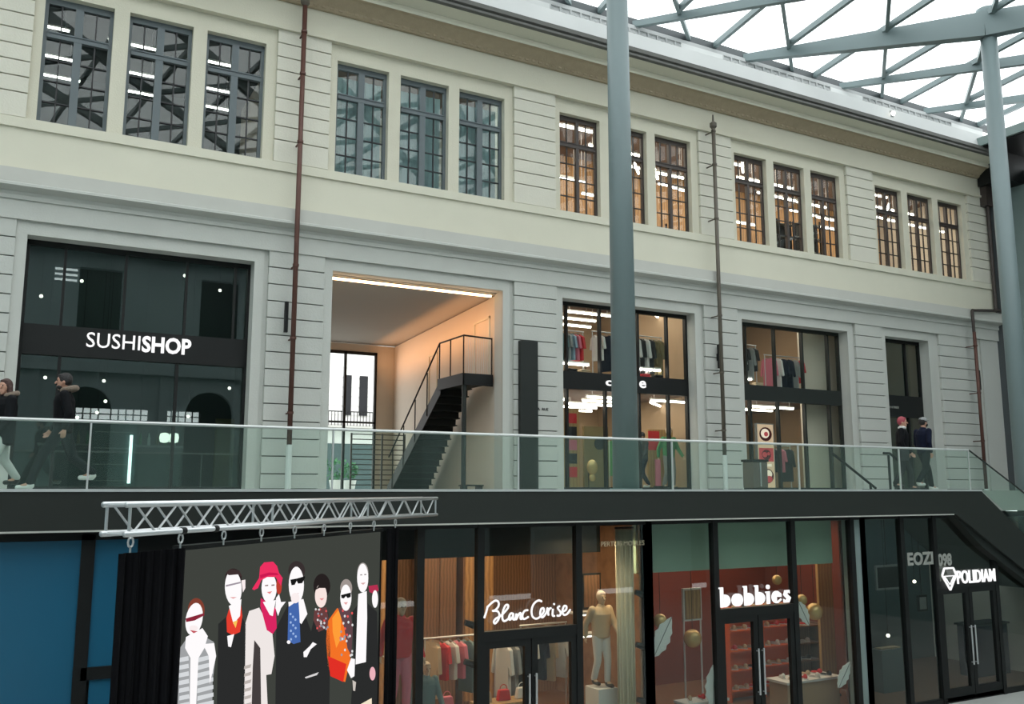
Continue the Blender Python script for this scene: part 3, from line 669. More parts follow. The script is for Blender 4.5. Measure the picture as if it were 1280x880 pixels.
# ================================================================= COLUMNS AND GLASS ROOF
H=13.3
for k,(x,y,zb,rt,rb,lab) in enumerate(((10.72,14.85,0.0,.215,.262,'tall blue-grey tapered steel column standing on the walkway in the middle'),(23.45,14.7,-4.87,.215,.262,'tall blue-grey steel column carrying the roof at the right edge'))):
    t=thing('steel_column',(x,y,zb),lab,'column','roof columns' if False else None)
    MB().tube((x,y,zb),(x,y,H-.1),rb,rt,n=32).build('shaft',M['steel'],t,smooth=True)
    MB().tube((x,y,zb),(x,y,zb+.04),rb+.06,n=32).build('base_plate',M['steel'],t)
    MB().tube((x,y,H-.5),(x,y,H+.2),rt*1.05,rt*1.3,n=24).build('head',M['steel'],t)
rf=thing('glass_roof',(12,10,H),'triangulated steel and glass roof over the arcade',None,None,'structure')
YE=19.8; YN=-7
def clip(x0,dx,dy,Lmax):
    # from edge point go along direction until YN
    t=(YN-YE)/dy; return min(t,Lmax)
for kx in range(-9,14):
    # B family: from the wall edge, going +x,-y
    x0=10.63+4.2*kx -4.2; d=Vector((.64,-.768,0)); L=clip(x0,d.x,d.y,40)
    p=Vector((x0,YE,H)); q=p+d*L
    if q.x<-14 or p.x>42: continue
    # tapered deep arms meet the columns
    hit=[c for c in ((10.72,14.85),(23.45,14.7)) if abs((c[0]-x0)*d.y-(c[1]-YE)*d.x)<.5]
    if hit:
        c=hit[0]; Lc=(c[1]-YE)/d.y; pc=p+d*Lc
        mb=MB().beam(p+Vector((0,0,-.1)),pc+Vector((0,0,-.32)),.16,.22,.30,.72).beam(pc+Vector((0,0,-.32)),pc+d*8+Vector((0,0,-.1)),.30,.72,.16,.24).beam(pc+d*8+Vector((0,0,-.1)),q+Vector((0,0,-.1)),.16,.24)
        mb.build('tapered_arm',M['steel'],rf)
    else:
        MB().beam(p+Vector((0,0,-.08)),p+d*7+Vector((0,0,-.14)),.14,.18,.16,.36).beam(p+d*7+Vector((0,0,-.14)),q+Vector((0,0,-.1)),.16,.36,.14,.2).build('roof_beam',M['steel'],rf)
for kx in range(-6,16):
    x0=16.9+4.2*(kx-6); d=Vector((-.755,-.656,0)); L=clip(x0,d.x,d.y,45); p=Vector((x0,YE,H)); q=p+d*L
    MB().beam(p,q,.10,.16).build('cross_bar',M['steel'],rf)
for kx in range(-8,16):
    x0=17.85+2.1*(kx-4); d=Vector((-.16,-.987,0)); L=clip(x0,d.x,d.y,45); p=Vector((x0,YE,H)); q=p+d*L
    if kx%2==1: p=p+d*1.2
    MB().beam(p+Vector((0,0,.02)),q+Vector((0,0,.02)),.12,.17).build('purlin',M['steeldk'] if False else M['steel'],rf)
BX(XL,42,YE-.05,YE+.1,H-.12,H+.1).build('edge_beam',M['steeldk'],rf)
BX(-14,42,YN,YE+.05,H+.14,H+.16).build('roof_pane',M['roofglass'],rf)
# solid roof over the old building, blocking daylight into the rooms
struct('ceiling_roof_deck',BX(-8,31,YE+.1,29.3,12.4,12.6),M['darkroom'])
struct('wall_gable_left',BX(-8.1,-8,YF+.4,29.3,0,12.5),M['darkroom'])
struct('wall_rear_outer',BX(-8,5.9,29.1,29.3,0,12.5).box(11.5,31,29.1,29.3,0,12.5).box(5.9,11.5,29.15,29.3,4.9,12.5),M['outwall'])

# ================================================================= RIGHT END BUILDING
struct('wall_right',BX(30.75,31.3,-7,19.6,-4.87,11.2).box(30.3,30.8,19.0,19.62,0.0,11.3),M['sidewall'],'teal-grey clad end wall at the right')
struct('corner_post',BX(30.15,30.35,18.95,19.5,0,11.4),M['steeldk'],'dark vertical strip in the corner beside the end wall')
mb=MB().box(28.6,31.3,-7,18.9,11.75,12.05); struct('eave_right',mb,M['sidewall'],'flat projecting eave of the end building')
struct('eave_underside_and_shade',BX(28.7,31.3,-7,18.85,11.70,11.75).box(29.6,31.0,18.4,19.4,10.7,11.7),M['black'])  # second black box paints in the shade below the eave

# ================================================================= DOWNPIPES, WALL LIGHTS, TOTEM
def downpipe(x,ztop,zguard,m,label,hopper,horiz=None):
    t=thing('downpipe',(x,YF-.12,0),label,'pipe')
    y=YF-.37
    segs=MB().tube((x,y,ztop),(x,y,zguard),.055,n=12)
    segs.build('pipe',m,t,smooth=True)
    for z in (1.6,3.2,4.8,7.6,9.2,10.2):
        if z<ztop: MB().tube((x,y,z),(x,y,z+.05),.07,n=12).box(x-.015,x+.015,y,YF,z+.01,z+.04).build('bracket',m,t)
    MB().tube((x,y,0.0),(x,y,zguard),.065,n=12).build('guard_sleeve',M['pipewh'],t)
    if hopper: MB().lathe([(.055,0),(.10,.06),(.10,.16),(.03,.22),(.02,.42)],(x,y,ztop)).build('hopper',M['pipegr'],t)
downpipe(5.16,10.85,.95,M['copper'],'red-brown copper downpipe on the pilaster left of the passage',True)
downpipe(17.12,10.3,.95,M['pipegr'],'grey-brown downpipe on the pilaster right of the blue column',True)
downpipe(28.35,5.3,.05,M['copper'],'red-brown downpipe at the far right end of the facade, lower run',False)
t=thing('downpipe',(29.95,YF-.14,6.2),'dark downpipe beside the last upper pilaster with an offset at the belt cornice','pipe')
MB().tube((30.0,YF-.14,6.2),(30.0,YF-.14,10.6),.06).tube((30.0,YF-.3,6.2),(28.35,YF-.36,6.05),.05).tube((28.35,YF-.36,6.05),(28.35,YF-.36,5.3),.05).tube((30.0,YF-.14,6.2),(30.0,YF-.3,6.2),.05).build('pipe',M['bronze'],t)
BX(29.75,30.15,YF-.30,YF-.03,10.0,10.75).build('hopper',M['bronze'],t)
for k,(x,lab) in enumerate(((5.06,'slim dark vertical wall light beside the copper downpipe'),(17.27,'slim dark vertical wall light beside the grey-brown downpipe'),(28.78,'slim dark vertical wall light beside the far right downpipe'))):
    t=thing('wall_light',(x,YF-.08,3.4),lab,'light','slim wall lights'); BX(x-.035,x+.035,YF-.16,YF-.08,3.38,4.05).build('body',M['black'],t); BX(x-.02,x+.02,YF-.08,YF-.03,3.6,3.8).build('bracket',M['black'],t)
t=thing('dark_totem',(11.15,YF-.2,0),'tall flat dark green-grey sign totem on the pilaster right of the passage','sign'); BX(10.86,11.36,YF-.16,YF-.035,0.02,3.66).build('panel',M['anth'],t,bevel=.01)
BX(10.84,11.38,YF-.18,YF-.03,0.0,.03).build('base',M['black'],t)
t=thing('small_wall_sign',(11.6,YF-.04,1.95),'tiny black lettering on the stone right of the dark totem','sign'); text_obj('lettering','A  RUE',11.40,11.72,YF-.042,1.96,2.03,M['black'],t,depth=.01)
t=thing('parapet_floodlight',(24.26,18.62,12.02),'small bright floodlight on the white parapet','light'); MB().ball((24.26,18.60,12.05),.07,n=12,m=8).build('lamp_glow',M['bulb'],t,smooth=True); BX(24.2,24.32,18.6,18.72,11.95,12.15).build('housing',M['alu'],t)
# litter bin
t=thing('litter_bin',(17.35,17.6,0),'squat grey-brown litter bin on the walkway before the second downpipe','bin')
def tapbin(): 
    mb=MB(); x,y=16.75,17.6; mb.box(x-.24,x+.24,y-.2,y+.2,.06,.72); return mb
tapbin().build('body',M['bindk'],t,bevel=.02); BX(16.48,17.02,17.38,17.82,.72,.78).build('lid',M['black'],t,bevel=.01); BX(16.5,17.0,17.44,17.76,0,.06).build('foot',M['black'],t)
BX(16.72,16.76,17.39,17.40,.1,.7).build('seam_strip',M['alu'],t)

# ================================================================= LOWER LEVEL
ZG=-4.87; YS=14.5
struct('ground',BX(-14,45,-8,24,ZG-.1,ZG),M['ground'],'pale paved arcade ground')
struct('ceiling_lower_black',BX(4.6,12.32,YS+.05,20,-.66,-.56),M['black'])
struct('ceiling_lower_green',BX(12.36,18.5,YS+.05,20,-.66,-.56),mat('green_grey_ceiling',(.16,.22,.18),.6))
struct('ceiling_lower_dark',BX(18.6,24.4,YS+.05,20,-.66,-.56),M['tealroom'])
struct('wall_lower_rear_warm',BX(4.6,12.3,20,20.1,ZG,-.6),M['paintwood'])
struct('wall_lower_rear_terracotta',BX(12.4,18.6,19.2,19.3,ZG,-1.62),M['terra'])
struct('wall_lower_rear_upper',BX(12.4,18.6,19.2,19.3,-1.62,-.6),mat('green_grey_wall',(.15,.21,.17),.7))
struct('wall_lower_rear_dark',BX(18.7,24.4,18.5,18.6,ZG,-.6),M['tealroom'])
def polywall(name,pts,th,m):
    mb=MB()
    for (a,b) in zip(pts[:-1],pts[1:]):
        d=(Vector(b)-Vector(a)).normalized(); n=Vector((-d.y,d.x))*th
        q=[a,b,(b[0]+n.x,b[1]+n.y),(a[0]+n.x,a[1]+n.y)]
        mb.prism(q,lambda p:(p[0],p[1],ZG),lambda p:(p[0],p[1],-.67))
    return struct(name,mb,m)
polywall('wall_fashion_right',[(10.86,14.62),(12.28,16.3),(12.28,19.98)],.04,M['paintwood'])
polywall('wall_shoe_left',[(10.94,14.62),(12.36,16.3),(12.36,19.18)],-.03,M['terra'])
polywall('wall_shoe_right',[(16.62,14.85),(18.5,16.4),(18.5,19.18)],.04,M['terra'])
polywall('wall_jewellery_left',[(16.78,14.85),(18.62,16.4),(18.62,18.48)],-.03,M['tealroom'])
struct('bulkhead_fashion',BX(4.7,10.8,15.9,16.0,-1.25,-.6),M['black'],'black bulkhead above the fashion shop window')
struct('reflection_panel_shoe',BX(11.0,16.45,14.95,15.05,-1.62,-.6),M['greenreflect'],'grey-green panel painting the reflection across the upper shoe shop window')  # panel stands in for the green reflection on the upper glass
struct('wall_lower_divider',BX(4.5,4.6,YS+.1,20,ZG,-.6).box(24.4,24.5,YS+.1,20,ZG,-.6),M['plaster'])
struct('floor_lower_shops',BX(4.6,24.4,YS+.1,20,ZG,ZG+.03),M['brownwood'])
# blue panels left
bp=thing('blue_panel_screen',(0,YS,ZG),'tall blue panelled screen wall under the walkway at the left','panel')
BX(-9,1.0,YS+.02,YS+.06,ZG,-.62).build('blue_panel',M['bluepanel'],bp); BX(1.18,1.75,YS+.02,YS+.06,-2.45,-.62).build('blue_panel',M['bluepanel'],bp); BX(1.22,2.2,YS+.02,YS+.06,ZG,-2.62).build('blue_panel',M['bluepanel'],bp)
BX(1.0,1.18,YS-.02,YS+.08,ZG,-.62).build('upright',M['black'],bp); BX(1.1,2.6,YS-.02,YS+.08,-2.62,-2.45).build('crosspiece',M['black'],bp); BX(-9,2.6,YS-.02,YS+.08,-.70,-.58).build('head_rail',M['black'],bp)
struct('wall_lower_left',BX(.9,4.5,YS+.08,YS+.2,ZG,-.6),M['black'])
# shop fronts lower
FM=M['black']
def lower_front(label,x0,x1,mull,door=None,dz=-2.62,pan='glasslow'):
    s=thing('shopfront',((x0+x1)/2,YS,ZG),label,None,None,'structure')
    for x in mull: BX(x-.065,x+.065,YS-.06,YS+.08,ZG,-.57).build('mullion',FM,s)
    BX(x0,x1,YS-.04,YS+.06,-.65,-.57).build('head_frame',FM,s); BX(x0,x1,YS-.04,YS+.06,ZG,ZG+.12).build('sill_frame',FM,s)
    ms=sorted(mull)
    for a,b in zip(ms[:-1],ms[1:]):
        if door and abs(a-door[0])<.01:
            BX(a+.06,b-.06,YS,YS+.012,dz+.17,-.64).build('fanlight_pane',M[pan],s)
            BX(a+.065,b-.065,YS-.055,YS+.075,dz,dz+.17).build('door_head',FM,s)
            m_=(a+b)/2
            for c,d in ((a+.06,m_-.01),(m_+.01,b-.06)):
                dr=MB().box(c,c+.12,YS-.04,YS+.05,ZG+.03,dz).box(d-.12,d,YS-.04,YS+.05,ZG+.03,dz).box(c+.12,d-.12,YS-.04,YS+.05,dz-.12,dz).box(c+.12,d-.12,YS-.04,YS+.05,ZG+.03,ZG+.3).build('door',FM,s)
                hx=d-.06 if d<m_ else c+.06
                MB().tube((hx,YS-.1,ZG+.8),(hx,YS-.1,ZG+1.7),.018,n=8).tube((hx,YS-.1,ZG+.85),(hx,YS,ZG+.85),.012,n=6).tube((hx,YS-.1,ZG+1.65),(hx,YS,ZG+1.65),.012,n=6).build('handle',M['alu'],dr)
                BX(c+.1,d-.1,YS,YS+.012,ZG+.25,dz-.1).build('door_pane',M[pan],s)
        else:
            BX(a+.05,b-.05,YS,YS+.012,ZG+.1,-.6).build('pane',M[pan],s)
    return s
s1=lower_front('black framed fashion shop front under the walkway',4.6,10.95,[4.6,5.35,6.19,7.32,9.34,10.95],(7.32,9.34),-2.58)
s2=lower_front('black framed shoe shop front under the walkway',10.95,16.9,[10.95,12.61,14.75,16.55,16.9],(12.61,14.75),-2.52)
s3=lower_front('black framed dark jewellery shop front at the right',16.9,23.6,[16.9,18.2,19.34,21.55,23.6],(19.34,21.55),-2.30)
struct('column_lower',BX(16.62,16.84,YS-.02,YS+.3,ZG,-.6),M['sidewall'],'pale grey pier between shoe shop and jewellery shop')
# handwritten sign strokes
def strokes(name,lines,ox,oz,sx,sz,y,r,m,parent):
    mb=MB()
    for ln in lines:
        # smooth by catmull-rom
        P=[Vector((ox+a*sx,y,oz+b*sz)) for a,b in ln]; out=[]
        Q=[P[0]]+P+[P[-1]]
        for i in range(1,len(Q)-2):
            for t in (0,.25,.5,.75):
                p0,p1,p2,p3=Q[i-1],Q[i],Q[i+1],Q[i+2]
                out.append(.5*((2*p1)+(-p0+p2)*t+(2*p0-5*p1+4*p2-p3)*t*t+(-p0+3*p1-3*p2+p3)*t**3))
        out.append(P[-1]); mb.path(out,r,n=8)
    return mb.build(name,m,parent,smooth=True)
BC=[[(150,180),(130,260),(105,335)],
 [(150,190),(200,140),(250,110),(288,130),(286,185),(245,232),(215,242),(272,244),(300,290),(285,355),(245,402),(228,380),(255,340),(310,310),(360,262),(408,205),(410,168),(378,172),(344,250),(338,340),(362,372),(405,350),(436,310)],
 [(482,285),(450,272),(424,312),(432,355),(466,322),(478,285),(474,345),(500,345),(520,275)],
 [(520,275),(514,350),(548,285),(572,272),(570,342),(598,335)],
 [(665,232),(622,242),(594,298),(612,346),(672,318)],
 [(842,122),(800,108),(742,150),(712,230),(722,310),(770,342),(826,310),(868,250),(864,208),(832,222),(822,290),(850,325),(888,285)],
 [(888,285),(906,250),(916,208),(928,300)],[(922,255),(940,215),(962,206)],[(985,215),(980,298),(1008,306)],[(998,152),(1002,158)],
 [(1072,180),(1046,205),(1084,262),(1072,300),(1036,302)],[(1084,262),(1148,232),(1158,186),(1128,180),(1106,240),(1122,290),(1165,282),(1208,222)]]
def onplane(px,py,Y):
    u=(px-640)/f_px; v=(440-py)/f_px; r=HD*(math.cos(phi)-v*math.sin(phi))+RD*u+Vector((0,0,math.sin(phi)+v*math.cos(phi))); r=r*(Y/r.y); return r.x,r.z
BC=[[onplane(595+a/10.24,740+b/10.24,YS-.10) for a,b in ln] for ln in BC]
strokes('script_lettering',BC,0,0,1,1,YS-.10,.018,M['sign'],s1)
text_obj('small_lettering','PERTUIS MOULES',9.85,10.85,YS-.03,-1.04,-.95,mat('gilt_letters',(.40,.36,.24),.5),s1,bold=.005,depth=.008)
# stencil lettering bobbies
def half_disc(mb,cx,cz,rx,rz,side,y,inner=0):
    pts=[];n=14
    for i in range(n+1):
        t=-PI/2+PI*i/n; pts.append((cx+side*rx*math.cos(t),cz+rz*math.sin(t)))
    mb.prism(pts,lambda p:(p[0],y,p[1]),lambda p:(p[0],y+.03,p[1]))
mb=MB(); y=YS-.10; zb=-2.31; xh=.25; ah=.39; w=.25
x=12.66
def bar(x0,x1,z0,z1): mb.box(x0,x1,y,y+.03,z0,z1)
for ch in 'bobbies':
    if ch=='b':
        bar(x,x+.07,zb,zb+ah); bar(x-.03,x,zb+ah-.03,zb+ah); half_disc(mb,x+.10,zb+xh/2,.15,xh/2,1,y); x+=.305
    elif ch=='o':
        half_disc(mb,x+.12,zb+xh/2,.13,xh/2,-1,y); half_disc(mb,x+.15,zb+xh/2,.13,xh/2,1,y); x+=.325
    elif ch=='i':
        bar(x,x+.08,zb,zb+xh); bar(x-.03,x,zb+xh-.03,zb+xh); half_disc(mb,x+.04,zb+xh+.09,.045,.045,1,y); half_disc(mb,x+.04,zb+xh+.09,.045,.045,-1,y); x+=.15
    elif ch=='e':
        half_disc(mb,x+.12,zb+xh/2,.13,xh/2,-1,y); mb.prism([(x+.15,zb+xh),(x+.25,zb+xh*.75),(x+.25,zb+xh*.5),(x+.15,zb+xh*.5)],lambda p:(p[0],y,p[1]),lambda p:(p[0],y+.03,p[1])); mb.prism([(x+.15,zb),(x+.25,zb+.06),(x+.24,zb+.09),(x+.15,zb+.04)],lambda p:(p[0],y,p[1]),lambda p:(p[0],y+.03,p[1])); x+=.30
    elif ch=='s':
        mb.prism([(x+.02,zb+xh*.62),(x+.06,zb+xh),(x+.19,zb+xh),(x+.19,zb+xh*.72),(x+.14,zb+xh*.9),(x+.12,zb+xh*.68),(x+.22,zb+xh*.38),(x+.17,zb),(x+.02,zb),(x+.02,zb+xh*.3),(x+.07,zb+.04),(x+.11,zb+xh*.3)],lambda p:(p[0],y,p[1]),lambda p:(p[0],y+.03,p[1])); x+=.24
mb.build('stencil_lettering',M['sign'],s2)
text_obj('lettering','POLIDIAM',19.98,21.42,YS-.10,-2.20,-1.89,M['sign'],s3,bold=.012,depth=.03)
# diamond drop emblem
mb=MB(); E=[(19.53,-1.82),(19.86,-1.82),(19.95,-1.98),(19.70,-2.32),(19.44,-1.98),(19.53,-1.82)]
for a,b in zip(E[:-1],E[1:]): mb.beam((a[0],YS-.1,a[1]),(b[0],YS-.1,b[1]),.03,.04)
mb.beam((19.52,YS-.1,-2.0),(19.87,YS-.1,-2.0),.02,.02).beam((19.52,YS-.1,-2.0),(19.70,YS-.1,-2.2),.02,.02).beam((19.87,YS-.1,-2.0),(19.70,YS-.1,-2.2),.02,.02)
mb.build('drop_emblem',M['sign'],s3)
text_obj('reflected_lettering','EOZI',18.35,19.25,YS-.03,-1.72,-1.42,M['signdim'],s3,bold=.04,depth=.01)  # grey letters paint a mirrored sign reflection onto the glass
text_obj('reflected_lettering','098',19.42,19.92,YS-.03,-1.78,-1.48,M['signdim'],s3,bold=.04,depth=.01)  # second piece of the painted sign reflection

# interior: lighting
g='spotlights in the fashion shop'
def spot_proto():
    t=thing('ceiling_spotlight',(0,0,0)); MB().tube((0,0,0),(0,0,-.35),.012,n=6).build('stem',M['black'],t,world=False)
    MB().tube((0,.02,-.35),(0,-.10,-.46),.055,.06,n=12).build('lamp_head',M['black'],t,world=False,smooth=False)
    MB().tube((0,-.10,-.46),(0,-.106,-.466),.045,n=12).build('lens',M['bulb'],t,world=False); return t
SP=spot_proto()
for i,(x,y) in enumerate(((5.0,16.2),(5.8,15.8),(6.3,17),(6.8,15.9),(7.6,16.8),(8.3,16.2),(9.0,17.5),(9.9,16.2),(10.4,17.2),(6.0,18.3),(8.0,18.6))):
    place(SP,(x,y,-.66),random.uniform(0,6),'small black ceiling spotlight in the fashion shop, %s of eleven'%ORD[i],'light',g)
for i,(x,y) in enumerate(((11.8,15.8),(13.2,16.2),(13.9,15.9),(14.6,17),(15.6,16.2),(16.1,15.7))):
    place(SP,(x,y,-.66),random.uniform(0,6),'small black ceiling spotlight in the shoe shop, %s of six'%ORD[i],'light','spotlights in the shoe shop')
area('ceiling_light_panel',(8.0,17.6,-.72),6,2.6,260,(1,.70,.44),'warm fill light in the fashion shop')  # area fills brighten the lower shops, not visible ceiling panels
area('ceiling_light_panel',(15.2,17.0,-.72),5.5,2.8,160,(1,.72,.5),'warm fill light in the shoe shop')
area('ceiling_light_panel',(21,16.6,-.72),5,2.5,30,(.8,.95,1),'dim cool fill light in the jewellery shop')
area('ceiling_light_panel',(14.4,22.0,5.85),4.5,3,110,(1,.85,.68),'added fill light over the upper racks of the clothing shop')  # area fills added to brighten the rack floors beyond the tube lights
area('ceiling_light_panel',(19.8,22.0,5.85),3.6,3,90,(1,.85,.68),'added fill light over the boutique racks')
area('ceiling_light_panel',(19.8,22.0,2.68),3.6,3,60,(1,.85,.68),'fill light in the lower boutique')
area('ceiling_light_panel',(14.4,22.0,2.68),4.5,3,110,(1,.85,.68),'fill light in the clothing shop')
o=area('cove_light',(10.2,24.4,4.15),.5,8.5,48,(1,.45,.18),'orange cove lighting along the top of the passage wall'); o.rotation_euler=(0,-1.95,-.094)
area('ceiling_light_panel',(8.0,20.6,4.74),3.6,.4,14,(1,.5,.22),'warm cove lighting at the passage opening')
area('ceiling_light_panel',(2.4,22.5,5.9),4,3,70,(.8,1,.88),'added dim greenish fill light in the sushi shop')  # fill added to lift the dark sushi room
area('ceiling_light_panel',(10.35,15.15,-.95),.7,.5,38,(1,.76,.48),'added warm fill light over the beige mannequin and cream curtain')  # fill added to brighten the cream curtain, no lamp there
area('ceiling_light_panel',(8.0,25,4.78),3.0,4,10,(1,.8,.6),'soft fill light in the passage')

# ---------------------------------------------------------------- human figures
def cap(mb,p,q,r0,r1,n=14):
    mb.tube(p,q,r0,r1,n=n); mb.ball(p,r0,n=n,m=8); mb.ball(q,r1,n=n,m=8)
def fuse(mb,name,m,parent,vox,smooth_it=4):
    o=mb.build('tmp_fuse',m,None)
    r=o.modifiers.new('r','REMESH'); r.mode='VOXEL'; r.voxel_size=vox; r.use_smooth_shade=True
    s=o.modifiers.new('s','SMOOTH'); s.iterations=smooth_it; s.factor=.5
    dg=bpy.context.evaluated_depsgraph_get(); me=bpy.data.meshes.new_from_object(o.evaluated_get(dg))
    me.name=name; me.materials.clear(); me.materials.append(m)
    bpy.data.objects.remove(o)
    me.polygons.foreach_set('use_smooth',[True]*len(me.polygons))
    n=bpy.data.objects.new(name,me); COL.objects.link(n); n.parent=parent
    return n
def person(name,loc,rz,label,cat='person',h=1.75,stride=.35,coat='coatbk',trous='jeansdk',shoes='shoewh',hair='hairbk',skin='skin',
           coatlen=.9,longhair=False,hood=False,cap_=False,mask=False,beard=False,vox=.008,arms=(.25,-.25),bare=False,faceturn=0.,scarf=None,headm=True,group=None,skirt=False,fat=1.0):
    """forward is local +X, left is local +Y"""
    t=thing(name,loc,label,cat,group,rz=rz); s=h/1.75
    V=lambda x,y,z:Vector((x*s,y*s,z*s))
    hip=[V(0,.09,.92),V(0,-.09,.92)]; foot=[];knee=[]
    for sd,k in ((0,1),(1,-1)):
        fx=stride*k*.5; kx=fx*.55+.05
        lift=.10*abs(stride)/.5 if k<0 else 0
        knee.append(V(kx,.09-.18*sd,.50-(.01 if k>0 else .02))); foot.append(V(fx-(.0 if k>0 else .06),.09-.18*sd,.09+lift))
    chest=V(.01,0,1.34); pel=V(0,0,.97); neck=V(.01,0,1.47); head=V(.035,0,1.62)
    sh=[V(0,.19,1.41),V(0,-.19,1.41)]; elb=[];hand=[]
    for i,a in enumerate(arms):
        sgn=1 if i==0 else -1
        elb.append(V(a*.5-.02,sgn*.25,1.13)); hand.append(V(a*1.0+.08,sgn*.24,.90+.06*abs(a)))
    b=MB()
    for i in (0,1):
        cap(b,hip[i],knee[i],.085*s,.055*s); cap(b,knee[i],foot[i],.055*s,.038*s)
        cap(b,foot[i],foot[i]+V(.15,0,-.05),.038*s,.03*s)
        cap(b,sh[i],elb[i],.05*s,.038*s); cap(b,elb[i],hand[i],.038*s,.026*s)
        d=(hand[i]-elb[i]).normalized(); sgn=1 if i==0 else -1; side=Vector((0,-sgn,0)); fw=Vector((1,0,0))
        palm=hand[i]+d*.05*s; b.ball(palm,.045*s,sc=(.75,.38,1.05),n=10,m=8)
        for k in range(4):
            root=palm+d*.035*s+fw*(-.03+.02*k)*s; L=(.055,.068,.07,.06)[k]*s
            mid=root+(d*.9+side*.25)*L*.6; tip=mid+(d*.6+side*.7)*L*.5
            cap(b,root,mid,.010*s,.009*s,8); cap(b,mid,tip,.009*s,.008*s,8)
        cap(b,palm+fw*.028*s-d*.01,palm+fw*.062*s+d*.03*s,.012*s,.009*s,8)
    b.ball(pel,.16*s,sc=(.75,1.02,.85)); b.tube(pel,chest,.13*s,.16*s,n=20,sx=1.05,sy=.75); b.ball(chest,.17*s,sc=(.68,1.05,.8))
    cap(b,neck-V(0,0,.05),neck+V(.01,0,.07),.055*s,.05*s)
    R=Matrix.Rotation(faceturn,3,'Z'); hc=head
    hv=lambda x,y,z: hc+R@Vector((x*s,y*s,z*s))
    b.ball(hc+Vector((0,0,.015*s)),.1*s,sc=(.98,.78,1.12),rot=R); b.ball(hv(.035,0,-.06),.058*s,sc=(1,.85,.9),rot=R)
    cap(b,hv(.095,0,.015),hv(.118,0,-.022),.010*s,.015*s,8)                   # nose
    b.ball(hv(.088,0,-.062),.022*s,sc=(.5,1,.5),rot=R); b.ball(hv(.06,0,-.1),.025*s,rot=R)
    b.ball(hv(.082,0,.045),.03*s,sc=(.5,1.6,.4),rot=R)
    for sg in (1,-1): b.ball(hv(-.005,sg*.080,-.005),.028*s,sc=(.7,.35,1.1),rot=R)
    bo=fuse(b,'body',M[skin],t,vox*s,3)
    if not headm: return t
    e=MB()
    for sg in (1,-1): e.ball(hv(.091,sg*.032,.018),.010*s,n=8,m=6)
    e.build('eyes',M['black'],bo,world=False)
    hb=MB(); hb.ball(hv(-.018,0,.035),.106*s,sc=(1,.86,1.06),rot=R); hb.ball(hv(.03,0,.095),.06*s,sc=(1,1.1,.5),rot=R)
    if longhair:
        for sg in (1,-1): cap(hb,hv(-.01,sg*.078,.0),hv(-.01,sg*.09,-.16),.035*s,.045*s)
        cap(hb,hv(-.07,0,.0),hv(-.07,0,-.17),.065*s,.075*s)
    fuse(hb,'hair',M[hair],bo,.012*s,2)
    if beard:
        bb=MB(); bb.ball(hv(.045,0,-.078),.055*s,sc=(1,.95,.75),rot=R); bb.build('beard',M[hair],bo,world=False,smooth=True)
    if cap_:
        cb=MB(); cb.ball(hv(-.008,0,.065),.107*s,sc=(1,.85,.75),rot=R); cb.ball(hv(.11,0,.06),.07*s,sc=(1,.9,.16),rot=R); cb.build('flat_cap',M['cloth_gr'],bo,world=False,smooth=True)
    if mask:
        cb=MB(); cb.ball(hv(.06,0,-.05),.062*s,sc=(1,1,.85),rot=R); cb.build('face_mask',M['black'],bo,world=False,smooth=True)
    if bare: return t
    # trousers
    c=MB()
    for i in (0,1):
        cap(c,hip[i],knee[i],.103*s,.072*s); cap(c,knee[i],foot[i]+V(0,0,.03),.072*s,.060*s)
    c.ball(pel,.172*s,sc=(.8,1.04,.8)); fuse(c,'trousers',M[trous],bo,.012*s,3)
    # coat
    c=MB(); k=fat
    for i in (0,1):
        cap(c,sh[i],elb[i],.074*s*k,.060*s*k); cap(c,elb[i],elb[i]+(hand[i]-elb[i])*.92,.060*s*k,.046*s*k)
    c.tube(V(0,0,coatlen),chest,.165*s*k,.185*s*k,n=22,sx=1.12,sy=.82); c.ball(chest,.19*s*k,sc=(.75,1.08,.75)); c.ball(neck-V(0,0,.03),.09*s)
    c.ball(V(0,0,coatlen),.165*s*k,sc=(.82,1.12,.15))
    fuse(c,'coat',M[coat],bo,.012*s,3)
    for i in (0,1):
        sm=MB(); p=foot[i]; sm.ball(p+V(.0,0,-.02),.055*s,sc=(1.1,.85,.9)); cap(sm,p+V(0,0,-.045),p+V(.16,0,-.05),.042*s,.038*s); fuse(sm,'shoe',M[shoes],bo,.012*s,2)
    if hood:
        hm=MB(); 
        for j in range(14):
            a=-2.4+4.8*j/13; p0=neck+Vector((-.05*s-math.cos(a)*.10*s,math.sin(a)*.125*s,.035*s+.03*math.cos(a)*s)); hm.ball(p0,.045*s,n=10,m=7)
        fuse(hm,'fur_hood',M['fur'],bo,.012*s,1)
    if scarf: 
        sm=MB(); sm.ball(neck+V(.01,0,.02),.095*s,sc=(1,1,.55)); sm.build('scarf',M[scarf],bo,world=False,smooth=True)
    return t
person('person',(.68,15.0,0),PI-.12,'bearded man in black parka with fur hood striding left along the walkway',h=1.72,stride=.75,hood=True,beard=True,arms=(-.12,.1),hair='hairbk',coatlen=.86)
person('person',(-.08,15.1,0),PI+.35,'woman in long black puffer coat and white trousers at the far left of the walkway',h=1.60,stride=.42,coat='coatbk',trous='trwh',shoes='shoebk',hair='hairbr',longhair=True,hood=True,coatlen=.72,arms=(.1,-.1),faceturn=.5,fat=1.12)
person('person',(19.35,15.2,0),-.9,'person in black with reddish hair and pale collar, left of the right-hand pair',h=1.80,stride=.28,hair='pinkhair',scarf='cloth_wh',coatlen=.85,trous='cloth_bk',shoes='shoebk',arms=(.1,0))
person('person',(20.15,15.2,0),-.15,'man in navy jacket, cap and black mask walking right near the walkway end',h=1.82,stride=.5,coat='navy',trous='jeansdk',cap_=True,mask=True,arms=(.08,-.1),coatlen=.9)
